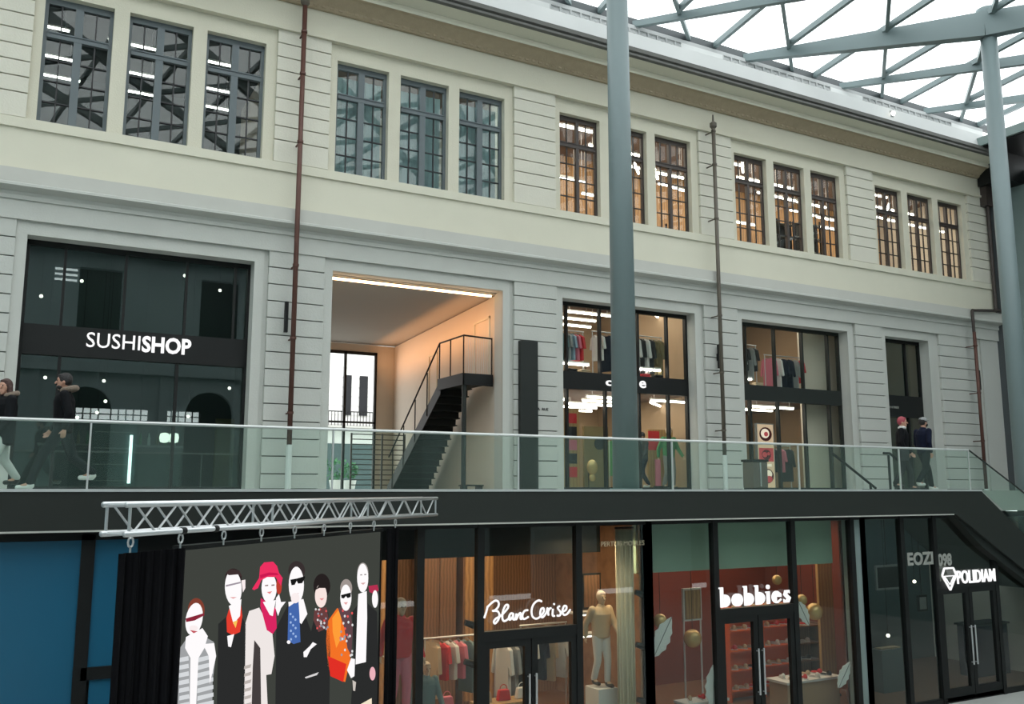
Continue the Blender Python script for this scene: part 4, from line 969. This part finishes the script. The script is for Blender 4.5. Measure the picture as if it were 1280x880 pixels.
o=MB().box(-.16,.16,-.07,.07,-.32,0).build('shoulder_bag',M['cloth_bk'],bevel=.03); o.location=(18.98,14.9,1.02); tag(o,'black bag hanging at the side of the person in black','bag')
person('person',(15.42,20.55,0),PI,'person in dark jacket and blue trousers at the clothing shop entrance beside the column',h=1.6,stride=.4,coat='cloth_bk',trous='navy',vox=.014,arms=(.2,-.1))
t=thing('red_signboard',(15.8,20.4,0),'narrow red signboard beside the clothing shop entrance','sign'); BX(15.73,15.9,20.38,20.42,.12,.85).build('board',M['pink'],t); BX(15.70,15.93,20.33,20.47,0,.12).build('foot',M['black'],t)

# mannequins in shops (people-like shop figures)
def mannequin(loc,rz,label,coat,trous,h=1.75,**k):
    return person('mannequin',loc,rz,label,'mannequin',h=h,stride=.12,coat=coat,trous=trous,skin='skinp',hair='skinp',shoes='shoebk',vox=.014,**k)
mannequin((16.45,20.7,0.03),-PI/2,'mannequin in green top at the right of the clothing shop','cloth_green','cloth_gr')
mannequin((6.14,15.2,-3.85),-PI/2,'mannequin in red top and pink trousers in the left pane of the fashion shop','red','pink',h=2.0)
mannequin((10.38,15.3,-3.75),-PI/2,'mannequin in beige coat and pale trousers right of the fashion shop door','cloth_beige','cloth_wh',h=1.8)
mannequin((6.9,15.8,ZG+.2),-PI/2,'mannequin in grey-green dress coat beside the dark frame in the fashion shop','cloth_teal','cloth_teal',h=1.6,coatlen=.6)
for k,(x,y,hh) in enumerate(((6.14,15.2,1.02),(10.38,15.3,1.12),(6.9,15.8,.2))):
    o=BX(x-.22,x+.22,y-.22,y+.25,ZG+.03,ZG+hh).build('plinth',M['cloth_wh'],bevel=.01); tag(o,'white display plinth under the %s of the fashion shop'%(('red and pink mannequin','beige coat mannequin','grey-green mannequin')[k]),'plinth')
# fashion shop interior furnishings
for k,(x0,x1,y,z1) in enumerate(((6.3,6.9,19.4,-1.5),(7.3,7.8,19.45,-1.2),(8.3,9.2,19.4,-1.0),(9.4,10.2,19.45,-1.1))):
    t=thing('wardrobe_cabinet',((x0+x1)/2,y,ZG),'tall brown wooden wardrobe at the rear of the fashion shop, number %s from the left'%(('one','two','three','four')[k]),'wardrobe','wardrobes at the rear of the fashion shop')
    BX(x0,x1,y,y+.5,ZG+.03,z1).build('body',M['brownwood'],t); 
    for q in (0,1):
        a=x0+.03+q*(x1-x0)/2; dd=BX(a,a+(x1-x0)/2-.06,y-.03,y,ZG+.15,z1-.08).build('door',M['orange'] if k%2 else M['brownwood'],t)
        MB().ball((a+((x1-x0)/2-.12 if q==0 else .06),y-.05,ZG+1.3),.02).build('knob',M['alu'],dd)
def gs(seq,x0,x1,y,z,lab): rack(x0,x1,y,z,ZG+.03,lab[0],seq,lab[1])
gs([('dress','cloth_beige'),('shirt','red'),('shirt','cloth_wh'),('shirt','pink'),('coat','cloth_teal')],7.45,8.6,17.2,-2.9,('clothes rail behind the left door of the fashion shop','behind the fashion shop left door'))
gs([('coat','cloth_wh'),('coat','cloth_gr'),('coat','cloth_bk'),('dress','cloth_wh')],8.7,9.6,16.6,-2.95,('clothes rail behind the right door of the fashion shop','behind the fashion shop right door'))
gs([('coat','cloth_wh'),('coat','navy'),('dress','cloth_beige'),('coat','cloth_wh')],9.45,10.6,16.9,-2.75,('clothes rail beside the beige mannequin','beside the beige coat mannequin'))
t=thing('picture_frame',(10.5,15.8,-2.3),'dark framed picture hanging above the beige mannequin','picture'); BX(10.25,10.7,15.75,15.80,-2.35,-1.65).build('frame',M['black'],t); BX(10.29,10.66,15.74,15.75,-2.31,-1.69).build('canvas',M['brownwood'],t)
for j in range(2): 
    t=thing('wall_shelf',(10.5,16,-2.42-.42*j),'lit white wall shelf under the dark picture, %s one'%('upper','lower')[j],'shelf'); BX(10.15,10.75,15.85,16.1,-2.46-.42*j,-2.42-.42*j).build('board',M['cloth_wh'],t); BX(10.16,10.74,15.85,15.87,-2.49-.42*j,-2.46-.42*j).build('strip_light',M['tubesm'],t)
t=thing('white_drape',(10.5,14.85,ZG),'tall cream curtain hanging at the right end of the fashion shop','curtain')
mb=MB(); 
pts=[(10.42+.028*j,14.80+.05*math.sin(j*1.6)) for j in range(15)]
for a,b in zip(pts[:-1],pts[1:]): mb.add([(a[0],a[1],ZG+.05),(b[0],b[1],ZG+.05),(b[0],b[1],-.75),(a[0],a[1],-.75)],[(0,1,2,3)])
o=mb.build('curtain_cloth',mat('cream_curtain',(.62,.55,.40),.8),t,smooth=True); md=o.modifiers.new('s','SOLIDIFY'); md.thickness=.01
MB().tube((10.4,14.80,-.72),(10.83,14.80,-.72),.02).build('curtain_rod',M['black'],t)
for k,(x,y,z) in enumerate(((8.6,16.0,-3.95),(7.2,16.4,-4.05))):
    t=thing('display_table',(x,y,ZG),'brown display table with handbags %s in the fashion shop'%('behind the glass doors','left of the doors')[k],'table')
    BX(x-.6,x+.6,y-.25,y+.25,z-.05,z).build('tabletop',M['oak'],t)
    for sx in (-.55,.55):
        for sy in (-.2,.2): BX(x+sx-.025,x+sx+.025,y+sy-.025,y+sy+.025,ZG+.03,z-.05).build('leg',M['brownwood'],t)
    for j,mk in enumerate(('cloth_beige','red','cloth_wh') if k==0 else ('cloth_bk','cloth_beige','pink')):
        bx=x-.4+.4*j; b=thing('handbag',(bx,y,z),'%s handbag on the brown table %s'%(names[mk],('behind the glass doors','left of the doors')[k]),'bag','handbags in the fashion shop')
        MB().profY([(bx-.14,z),(bx+.14,z),(bx+.10,z+.20),(bx-.10,z+.20)],y-.06,y+.06).build('bag_body',M[mk],b,bevel=.02)
        mb=MB()
        for q in range(6):
            a0=PI*q/6;a1=PI*(q+1)/6; mb.tube((bx+.08*math.cos(a0),y,z+.19+.10*math.sin(a0)),(bx+.08*math.cos(a1),y,z+.19+.10*math.sin(a1)),.008,n=6)
        mb.build('bag_handle',M[mk],b)
# projecting spot brackets on door frame (black clip lamps)
for k,(x,z) in enumerate(((10.88,-1.98),(10.88,-2.95),(10.88,-3.95),(7.25,-2.3),(7.25,-2.95))):
    t=thing('clip_spotlight',(x,YS-.1,z),'black clip-on spotlight on the shop frame, %s'%(('top one by the cream curtain','middle one by the cream curtain','bottom one by the cream curtain','upper one left of the door','lower one left of the door')[k]),'light','clip spotlights on the fashion shop frame')
    MB().tube((x,YS+.12,z),(x-.14,YS+.14,z+.05),.06,.05,n=12).build('lamp_head',M['black'],t); BX(x-.02,x+.04,YS+.08,YS+.16,z-.06,z+.02).build('bracket',M['black'],t)
# shoe shop: orange shelf units and shoes
def shoe_proto(mk):
    t=thing('shoe',(0,0,0)); MB().profY([(-.13,0),(.13,0),(.13,.02),(-.13,.02)],-.04,.04).build('sole',M['cloth_wh'],t,world=False)
    mb=MB().ball((-.07,0,.06),.06,sc=(1,.65,1)).ball((.05,0,.035),.05,sc=(1.6,.75,.6)); mb.build('upper',M[mk],t,world=False,smooth=True); return t
SH=[shoe_proto(m) for m in ('cloth_beige','red','cloth_wh','cloth_bk')]
cn=['beige','red','white','black']
def shelf_unit(x0,x1,y,z0,z1,nz,label,m,grp):
    t=thing('shelf_unit',((x0+x1)/2,y,z0),label,'shelf')
    for x in (x0,x1-.04): BX(x,x+.04,y-.18,y+.18,z0,z1).build('side_panel',M[m],t)
    BX(x0,x1,y+.16,y+.18,z0,z1).build('back_panel',M[m],t)
    for j in range(nz):
        z=z0+.25+(z1-z0-.3)*j/(nz-1); BX(x0+.04,x1-.04,y-.18,y+.16,z-.03,z).build('shelf_board',M[m],t)
        q=int((x1-x0)/.32)
        if z<-1.9:
            for i in range(q):
                c=random.randrange(4)
                place(SH[c],(x0+.2+i*.32,y-.03,z),PI/2+random.uniform(.2,.9),'%s shoe on %s, %s board, %s'%(cn[c],grp,ORD[j],ORD[i]),'shoe','shoes on the '+grp)
mo=mat('orange_shelf',(.75,.14,.04),.5); M['orsh']=mo
shelf_unit(15.0,16.05,17.0,ZG+.03,-2.75,5,'orange shoe shelf unit behind the left door of the shoe shop','orsh','orange shelf behind the left door')
shelf_unit(16.15,17.3,17.1,ZG+.03,-2.75,5,'orange shoe shelf unit behind the right door of the shoe shop','orsh','orange shelf behind the right door')
shelf_unit(17.35,18.3,17.3,ZG+.03,-3.3,4,'brown shoe shelf unit at the right rear of the shoe shop','brownwood','brown shelf at the right rear')
t=thing('display_table',(16.1,15.7,ZG),'low white display table with shoes in the right window of the shoe shop','table')
BX(15.3,17.0,15.35,16.0,ZG+.65,ZG+.70).build('tabletop',M['cloth_wh'],t); BX(15.35,16.95,15.4,15.95,ZG+.03,ZG+.65).build('base',M['shopwall'],t)
for i in range(4):
    for j in range(2): place(SH[(i+j*2)%4],(15.6+.36*i,15.52+.28*j,ZG+.70),1.2+.3*i,'%s shoe on the right white table, %s row, %s from left'%(cn[(i+j*2)%4],('front','rear')[j],ORD[i]),'shoe','shoes on the white display table')
t=thing('display_table',(12.5,14.95,ZG),'low white display table in the left window of the shoe shop','table')
BX(12.0,13.1,14.75,15.15,ZG+.68,ZG+.73).build('tabletop',M['cloth_wh'],t); BX(12.05,13.05,14.8,15.1,ZG+.03,ZG+.68).build('base',M['shopwall'],t)
for i in range(3): place(SH[i],(12.25+.30*i,14.95,ZG+.73),1.0+.4*i,'%s shoe on the left white display table'%cn[i],'shoe','shoes on the left display table')
for k,(x,y,z,r,lab) in enumerate(((12.9,15.6,-3.08,.19,'large amber glass globe hanging low in the left window of the shoe shop'),(11.75,15.2,-2.6,.14,'small amber globe hanging at the left edge of the shoe shop'),(16.17,15.3,-2.70,.19,'amber glass globe hanging in the right window of the shoe shop'),(15.27,15.5,-1.98,.11,'small amber globe above the shoe shop sign'),(15.80,15.3,-2.42,.12,'small reddish globe right of the shoe shop sign'))):
    t=thing('globe_lamp',(x,y,z),lab,'lamp','amber globes in the shoe shop'); MB().ball((x,y,z),r,n=20,m=14).build('globe',M['gold'],t,smooth=True); MB().tube((x,y,z+r),(x,y,-.66),.006,n=6).build('cord',M['black'],t)
def feather(loc,L,tilt,lab):
    t=thing('feather_decoration',loc,lab,'decoration','white feathers in the shoe shop windows'); x,y,z=loc; mb=MB(); n=10; pts=[]
    for i in range(n+1):
        u=i/n; pts.append((u*L,.20*L/.8*math.sin(PI*min(1,u*1.05))**.7*(1 if i%2 else .8)))
    out=[(a,b) for a,b in pts]+[(a,-b) for a,b in reversed(pts)]
    ct,st_=math.cos(tilt),math.sin(tilt)
    mb.prism(out,lambda p:(x+p[0]*ct-p[1]*st_,y,z+p[0]*st_+p[1]*ct),lambda p:(x+p[0]*ct-p[1]*st_,y+.02,z+p[0]*st_+p[1]*ct)); mb.build('vane',M['feather'],t)
    MB().tube((x,y-.005,z),(x+L*ct,y-.005,z+L*st_),.008,n=6).build('quill',M['cloth_gr'],t)
feather((14.93,YS+.06,-2.33),.6,-1.05,'white feather decoration right of the shoe shop sign')
feather((11.08,YS+.06,-3.15),.85,1.0,'white feather decoration at the left edge of the shoe shop')
feather((12.50,YS+.06,-4.25),.85,1.5,'white feather decoration low beside the shoe shop door')
feather((16.0,YS+.06,-4.2),.65,.9,'white feather decoration at the right edge of the shoe shop')
t=thing('poster_frame',(11.9,16.3,-2.4),'tan poster in a white frame in the left window of the shoe shop','picture'); BX(12.90,13.32,15.8,15.86,-2.72,-2.12).build('canvas',M['orange'],t); BX(12.86,13.36,15.82,15.88,-2.76,-2.08).build('frame',M['cloth_wh'],t)
for x in (12.88,13.34): MB().tube((x,15.85,ZG+.03),(x,15.85,-2.1),.02,n=6).build('leg',M['cloth_wh'],t)
t=thing('oak_panel',(17.5,16.2,ZG),'tall ochre timber panel at the right of the shoe shop','panel'); BX(17.3,17.78,16.2,16.27,ZG+.03,-.9).build('board',M['oak'],t); BX(17.28,17.80,16.12,16.34,ZG+.03,ZG+.08).build('foot',M['black'],t)
# jewellery shop
t=thing('jewellery_counter',(23.2,16.2,ZG),'dark blue reception counter in the jewellery shop','counter'); BX(22.6,24.0,15.9,16.4,ZG+.03,-3.55).build('body',M['navy'],t); BX(22.55,24.05,15.85,16.45,-3.55,-3.5).build('worktop',M['cloth_bk'],t)
for k,(x0,x1,z0,z1,y) in enumerate(((20.6,20.95,-3.05,-2.65,16.0),(23.6,23.95,-3.2,-2.6,16.0),(19.1,19.95,-2.45,-1.85,16.0))):
    t=thing('wall_screen',((x0+x1)/2,y,z0),'dark screen inside the jewellery shop, %s'%(('above the side door','right of the sign','at the left')[k]),'screen'); BX(x0,x1,y,y+.05,z0,z1).build('screen_body',M['black'] if k<2 else M['cloth_gr'],t); BX(x0+.05,x1-.05,y-.01,y,z0+.05,z1-.05).build('screen_face',M['cloth_gr'] if k<2 else M['black'],t)
    MB().tube(((x0+x1)/2,y+.03,z1),((x0+x1)/2,y+.03,-.66),.012,n=6).build('hanging_rod',M['black'],t)
for k,(x,z) in enumerate(((20.5,-2.3),(19.4,-3.55),(23.0,-2.3))):
    t=thing('small_lamp',(x,16,z),'small bright lamp in the jewellery shop, %s'%(('above the side door','low at the left','by the right pane')[k]),'lamp'); MB().ball((x,16,z),.04).build('bulb',M['bulb'],t); MB().tube((x,16,z+.04),(x,16,-.66),.006,n=6).build('cord',M['black'],t)
t=thing('display_case',(19.4,16,ZG),'pale lit jewellery display case at the left of the jewellery shop','cabinet'); BX(18.9,19.8,15.8,16.2,ZG+.03,-3.85).build('base',M['tealroom'],t); BX(18.9,19.8,15.8,16.2,-3.82,-3.55).build('glass_top',M['glassclr'],t); BX(19.0,19.7,15.9,16.1,-3.85,-3.82).build('velvet_tray',M['cloth_beige'],t)

# ================================================================= LED SCREEN AND TRUSS
P0=Vector((.768,8.914,0)); az=math.radians(43.03); D=Vector((math.cos(az),math.sin(az),0)); N=Vector((math.sin(az),-math.cos(az),0))  # N towards the camera side
def S(s,z,o=0): return P0+D*s+N*o+Vector((0,0,z))
tr=thing('lighting_truss',S(0,-.38),'silver square aluminium truss hung in front of the walkway fascia','truss')
L=6.98; zt,zb_=-.125,-.38; FR=.25
for z in (zt,zb_):
    for o in (FR,0): MB().tube(S(0,z,o),S(L,z,o),.026,n=12).build('chord_tube',M['alu'],tr,smooth=True)
mb_=[MB(),MB(),MB(),MB()]; nb=24
for i in range(nb):
    s0=.12+(L-.24)*i/nb; s1=.12+(L-.24)*(i+1)/nb
    for q,o in ((0,FR),(1,0)):
        a,b=(zb_,zt) if i%2 else (zt,zb_)
        mb_[q].tube(S(s0,a,o),S(s1,b,o),.011,n=8)
    a,b=(FR,0) if i%2 else (0,FR)
    mb_[2].tube(S(s0,zt,a),S(s1,zt,b),.011,n=8); mb_[3].tube(S(s0,zb_,a),S(s1,zb_,b),.011,n=8)
for mm,nm in zip(mb_,('front_lacing','rear_lacing','top_lacing','bottom_lacing')): mm.build(nm,M['alu'],tr)
for s in (.05,2.3,4.6,L-.05):
    mb=MB()
    for o in (0,FR): mb.tube(S(s,zt,o),S(s,zb_,o),.014,n=8)
    for z in (zt,zb_): mb.tube(S(s,z,0),S(s,z,FR),.014,n=8)
    mb.build('end_frame',M['alu'],tr)
for s in (.75,1.25): MB().tube(S(s,zb_,FR),S(s+.06,zb_,FR),.034,n=12).build('coupler',M['black'],tr)
# hoist hardware
for i in range(9):
    s=.35+5.6*i/8
    t=thing('shackle_clamp',S(s,-.46,.02),'small silver hanging clamp under the truss, '+ORD[i]+' of nine counted from the left','clamp','hanging clamps under the truss')
    mb=MB(); c=S(s,-.47,.02)
    for j in range(8):
        a0=2*PI*j/8;a1=2*PI*(j+1)/8; mb.tube(c+D*.035*math.cos(a0)+Vector((0,0,.045*math.sin(a0))),c+D*.035*math.cos(a1)+Vector((0,0,.045*math.sin(a1))),.010,n=6)
    mb.tube(c+Vector((0,0,.04)),c+Vector((0,0,.10)),.012,n=6); mb.build('ring',M['alu'],t)
    MB().tube(c+Vector((0,0,-.04)),c+Vector((0,0,-.10)),.010,n=6).build('eye_bolt',M['alu'],t)
sc_=thing('led_screen',S(3.2,-4.8),'large freestanding LED screen showing a group of people on a dark background','screen')
def slab(mb,s0,s1,z0,z1,o0,o1):
    vs=[S(s0,z0,o0),S(s1,z0,o0),S(s1,z0,o1),S(s0,z0,o1),S(s0,z1,o0),S(s1,z1,o0),S(s1,z1,o1),S(s0,z1,o1)]
    mb.add(vs,[(0,3,2,1),(4,5,6,7),(0,1,5,4),(1,2,6,5),(2,3,7,6),(3,0,4,7)]); return mb
SO=0.0
slab(MB(),1.12,5.60,-4.8,-.585,SO-.14,SO-.02).build('cabinet',M['black'],sc_)
slab(MB(),1.14,5.6,-.59,-.545,SO-.14,SO-.0).build('header_bar',M['black'],sc_)
slab(MB(),1.14,5.5,-4.75,-.59,SO-.02,SO).build('picture_background',emit('screen_grey',(.050,.055,.047),1.0),sc_)
cu=thing('masking_drape',S(.6,-4.8),'black masking drape beside the left edge of the LED screen','curtain')
mb=MB(); pr=None
for j in range(29):
    s=.16+.96*j/28; o=SO+.06+.035*math.sin(j*1.3)
    if pr: mb.add([S(pr[0],-4.8,pr[1]),S(s,-4.8,o),S(s,-.56,o),S(pr[0],-.56,pr[1])],[(0,1,2,3)])
    pr=(s,o)
o=mb.build('drape_cloth',M['curtain'],cu,smooth=True); md=o.modifiers.new('s','SOLIDIFY'); md.thickness=.01
cu2=thing('masking_drape',S(5.85,-4.8),'black masking drape beside the right edge of the LED screen','curtain')
mb=MB(); pr=None
for j in range(9):
    s=5.62+.40*j/8; o=SO+.05+.03*math.sin(j*1.3)
    if pr: mb.add([S(pr[0],-4.8,pr[1]),S(s,-4.8,o),S(s,-.55,o),S(pr[0],-.55,pr[1])],[(0,1,2,3)])
    pr=(s,o)
o=mb.build('drape_cloth',M['curtain'],cu2,smooth=True); md=o.modifiers.new('s','SOLIDIFY'); md.thickness=.01
# picture content: flat shapes on the screen, coordinates measured on the picture
cph,sph=math.cos(phi),math.sin(phi)
def hit(zx,zy):
    x=200+zx/4; y=660+zy/4; u=(x-640)/f_px; v=(440-y)/f_px
    r=HD*(cph-v*sph)+RD*u+Vector((0,0,sph+v*cph))
    q0=P0+N*SO; t=(q0.dot(N))/(r.dot(N)); p=r*t; return ((p-q0).dot(D),p.z)
E_={}
def em(c,s=1.0):
    k=(c,s)
    if k not in E_: E_[k]=emit('screen_colour',c,s)
    return E_[k]
class Pic:
    def __init__(s): s.mb=MB(); s.mats=[]; s.lay=.003
    def poly(s,pts,c,k=1.0,raw=False):
        m=em(c,k)
        if m not in s.mats: s.mats.append(m)
        s.mb.mi=s.mats.index(m)
        q=[hit(*p) for p in pts]
        a=sum(q[i][0]*q[(i+1)%len(q)][1]-q[(i+1)%len(q)][0]*q[i][1] for i in range(len(q)))
        if a<0: q.reverse()
        s.mb.add([S(a_,b_,SO+s.lay) for a_,b_ in q],[tuple(range(len(q)))]); s.lay+=.0008
    def oval(s,cx,cy,rx,ry,c,k=1.0,tilt=0,n=22):
        s.poly([(cx+rx*math.cos(2*PI*i/n)*math.cos(tilt)-ry*math.sin(2*PI*i/n)*math.sin(tilt),cy+rx*math.cos(2*PI*i/n)*math.sin(tilt)+ry*math.sin(2*PI*i/n)*math.cos(tilt)) for i in range(n)],c,k)
    def done(s,label): 
        o=s.mb.build('pictured_person',s.mats,sc_); o['label']=label
WH=(1,.97,.98); SK=(.96,.86,.86); BK=(.024,.025,.025); RD_=(.75,.03,.07); GY=(.35,.36,.37); LG=(.68,.70,.72)
p=Pic()  # 1 grey puffer jacket
p.oval(180,410,42,60,(.22,.05,.03)); p.poly([(98,600),(130,555),(225,545),(268,570),(276,650),(262,760),(258,950),(75,950),(88,700)],GY)
for j in range(8): p.poly([(92,650+j*38),(140,640+j*38),(142,662+j*38),(90,672+j*38)],LG); p.poly([(182,650+j*38),(262,632+j*38),(262,652+j*38),(180,674+j*38)],LG)
p.poly([(122,545),(205,500),(232,540),(215,600),(185,650),(170,950),(140,950),(145,650),(118,600)],WH)
p.oval(163,455,42,82,WH,1,.18); p.oval(160,500,22,14,SK)
p.poly([(120,452),(212,425),(214,436),(165,462),(122,470)],(.25,.02,.04)); p.poly([(140,510),(180,516),(160,526)],(.55,.1,.12)); p.poly([(205,580),(262,575),(272,640),(240,780),(235,640)],WH)
p.done('pictured person in grey puffer jacket and glasses')
p=Pic()  # 2 man in black with red shirt
p.poly([(335,440),(290,480),(282,950),(420,950),(428,480),(405,440)],BK); p.oval(365,250,42,48,(.03,.02,.02))
p.poly([(330,450),(345,400),(400,360),(410,440),(398,520),(362,536),(333,520)],(.78,.05,.03)); p.poly([(342,390),(405,355),(398,440),(365,480)],WH)
p.oval(364,300,42,88,WH,1,-.05); p.poly([(404,262),(424,258),(424,300),(412,322)],SK); p.poly([(333,540),(368,530),(352,596),(338,592)],WH); p.poly([(360,470),(385,460),(375,500)],(.95,.55,.1))
p.poly([(325,285),(400,268),(400,276),(325,294)],(.35,.3,.35)); p.poly([(345,345),(380,345),(362,354)],(.8,.4,.4)); p.poly([(326,225),(345,205),(392,212),(408,245),(385,232),(340,236)],(.05,.03,.03))
p.done('pictured man in black jacket with red shirt and glasses')
p=Pic()  # 3 red hat
p.poly([(425,480),(445,415),(495,398),(560,520),(572,640),(556,730),(530,735),(540,950),(415,950),(424,700)],(.86,.80,.78))
p.poly([(470,560),(500,600),(505,950),(455,950),(462,700)],(.06,.05,.05)); 
for j in range(7): p.poly([(420,690+j*38),(455,680+j*38),(450,698+j*38),(418,706+j*38)],(.5,.45,.42))
p.poly([(498,390),(500,350),(575,400),(580,500),(560,530),(530,510)],(.70,.02,.12)); p.poly([(510,370),(575,360),(560,440),(545,435)],WH)
p.oval(541,300,38,75,WH); p.oval(590,290,14,42,(.5,.05,.03)); p.poly([(575,350),(590,330),(600,370),(624,368),(600,400),(585,440),(572,400)],WH)
p.poly([(455,305),(490,250),(495,195),(515,172),(560,168),(580,190),(590,225),(608,250),(600,290),(572,245),(530,245),(500,262),(485,300),(465,310)],(.85,.03,.12))
p.poly([(494,235),(540,222),(580,225),(588,235),(540,236),(496,252)],(.60,.01,.08)); p.poly([(528,320),(555,316),(543,330)],(.8,.25,.25)); p.poly([(518,285),(535,283),(534,290),(519,291)],(.3,.2,.2)); p.poly([(550,283),(566,281),(566,288),(551,290)],(.3,.2,.2))
p.done('pictured woman in wide red hat and white cardigan')
p=Pic()  # 4 man sunglasses blue scarf
p.poly([(580,500),(640,380),(720,420),(770,560),(780,950),(575,950)],BK); p.oval(682,215,42,50,(.04,.03,.03)); 
p.oval(680,285,38,92,WH); p.poly([(640,370),(715,355),(735,430),(705,480),(645,430)],WH); p.poly([(640,395),(690,360),(695,430),(700,570),(665,580),(636,560)],(.06,.14,.42))
for j in range(10): p.oval(650+12*(j%3),430+14*j,5,6,(.35,.5,.8))
p.poly([(646,258),(680,252),(720,240),(720,250),(705,276),(685,278),(678,264),(668,284),(652,286)],(.01,.01,.01)); p.poly([(655,330),(690,325),(672,338)],(.75,.45,.5)); p.oval(670,350,22,26,SK); p.oval(637,570,9,9,WH)
p.done('pictured man with sunglasses and blue scarf')
p=Pic()  # 5 woman black hair
p.poly([(770,450),(840,420),(850,600),(845,950),(765,950),(730,620)],BK); p.oval(808,290,42,62,(.02,.015,.015)); p.oval(803,340,30,58,(.95,.78,.74)); p.poly([(775,310),(800,275),(835,300),(820,300),(795,300)],(.02,.015,.015))
p.poly([(770,410),(830,395),(840,450),(835,500),(790,520),(765,460)],(.14,.05,.05))
random.seed(3)
for j in range(22): p.oval(random.uniform(772,832),random.uniform(405,505),5,6,random.choice([(.7,.1,.1),(.7,.7,.7),(.3,.3,.35)]),1,0,8)
p.poly([(708,620),(740,590),(755,570),(775,580),(745,605),(725,645),(710,645)],WH); p.poly([(715,745),(785,720),(775,735),(720,752)],(.7,.68,.68)); p.poly([(788,352),(812,350),(800,362)],(.8,.3,.3))
p.done('pictured woman with black hair and patterned scarf')
p=Pic()  # 6 orange coat
p.poly([(835,470),(885,400),(920,430),(945,560),(950,660),(925,770),(860,745),(838,690),(830,560)],(.90,.17,.02)); p.poly([(860,450),(890,410),(905,440),(900,560),(880,600),(862,520)],(1,.34,.04)); p.poly([(838,640),(930,680),(915,770),(850,740)],(.75,.03,.02))
p.poly([(888,400),(945,390),(962,500),(955,640),(935,600),(920,500)],(.12,.06,.07))
for j in range(26): p.oval(random.uniform(895,958),random.uniform(405,640),5,7,random.choice([(.8,.1,.1),(.75,.75,.75),(.35,.33,.35)]),1,0,8)
p.oval(922,300,30,45,(.35,.30,.28)); p.oval(920,348,28,66,WH); p.poly([(895,335),(945,322),(944,345),(928,350),(920,340),(910,352),(898,350)],(.01,.01,.01)); p.poly([(908,372),(930,370),(920,384)],(.8,.35,.35))
p.poly([(925,710),(945,650),(965,655),(962,740),(945,750)],WH); p.poly([(952,760),(970,770),(965,815),(955,812)],(.6,.55,.5))
p.done('pictured woman in orange coat and sunglasses')
p=Pic()  # 7 tall man right
p.poly([(960,420),(990,380),(1035,375),(1085,420),(1090,700),(1080,950),(950,950),(968,640)],BK); p.oval(1013,225,28,52,(.35,.32,.3)); p.oval(1012,250,28,72,WH); p.poly([(990,330),(1032,315),(1034,450),(1028,670),(976,682),(984,440)],WH)
p.poly([(1040,290),(1085,283),(1092,310),(1070,330),(1045,320)],(.45,.03,.08)); p.oval(1073,355,15,44,WH); p.oval(1060,728,15,34,(.85,.45,.5)); p.poly([(1000,275),(1026,272),(1013,284)],(.7,.4,.4)); p.poly([(998,232),(1008,231),(1008,237),(998,237)],(.3,.25,.25)); p.poly([(1018,230),(1028,229),(1028,235),(1018,236)],(.3,.25,.25))
p.poly([(1000,880),(1055,850),(1056,900),(1000,900)],(.9,.78,.6))
p.done('pictured tall man in dark suit with open white shirt')

# ================================================================= OPPOSITE SIDE OF THE ARCADE (seen in reflections)
YO=-7.0
holes=[];arch=MB()
for k in range(-2,7):
    c=3.3+5.55*k; a=3.0+5.6*k
    if -13<c-1 and c+1<44:
        holes.append((c-.95,c+.95,6.9,10.5)); holes.append((a-1.15,a+1.15,ZG,4.85))
        for sg in (-1,1):
            pts=[(a+sg*1.15,4.85)]+[(a+sg*1.15*math.cos(t*PI/16),3.7+1.15*math.sin(t*PI/16)) for t in range(0,9)]
            arch.profY(pts,YO-.4,YO)
struct('wall_front',wall_holes(MB(),-14,45,ZG,11.8,YO-.4,YO,holes),M['oppwall'],'rendered wall of the opposite side of the arcade')
struct('trim_front_arches',arch,M['oppwall'])
struct('wall_front_dark',BX(-14,45,YO-3,YO-2.9,ZG,12),M['darkroom'])
mb=MB()
for (xa,xb) in ((2.6,3.6),(3.8,5.5),(6.5,7.9)):
    x=xa
    while x<xb: mb.box(x,x+.26,YO+.0,YO+.03,3.58,3.8).box(x,x+.26,YO,YO+.03,3.3,3.52); x+=.33
for j in range(3): mb.box(1.3,2.25,YO,YO+.03,9.75+.25*j,9.85+.25*j)
struct('window_91',mb,M['skylt'],'row of small lit windows on the opposite side')
struct('wall_left_end',BX(-14.2,-14,-8,24,ZG,13),M['oppwall'])
struct('trim_16',BX(-14,45,YO,YO+.3,5.5,6.0).box(-14,45,YO,YO+.4,11.2,11.8).box(6.2,6.6,YO,YO+.15,ZG,5.5).box(.6,1.0,YO,YO+.15,ZG,5.5),M['oppwall'])
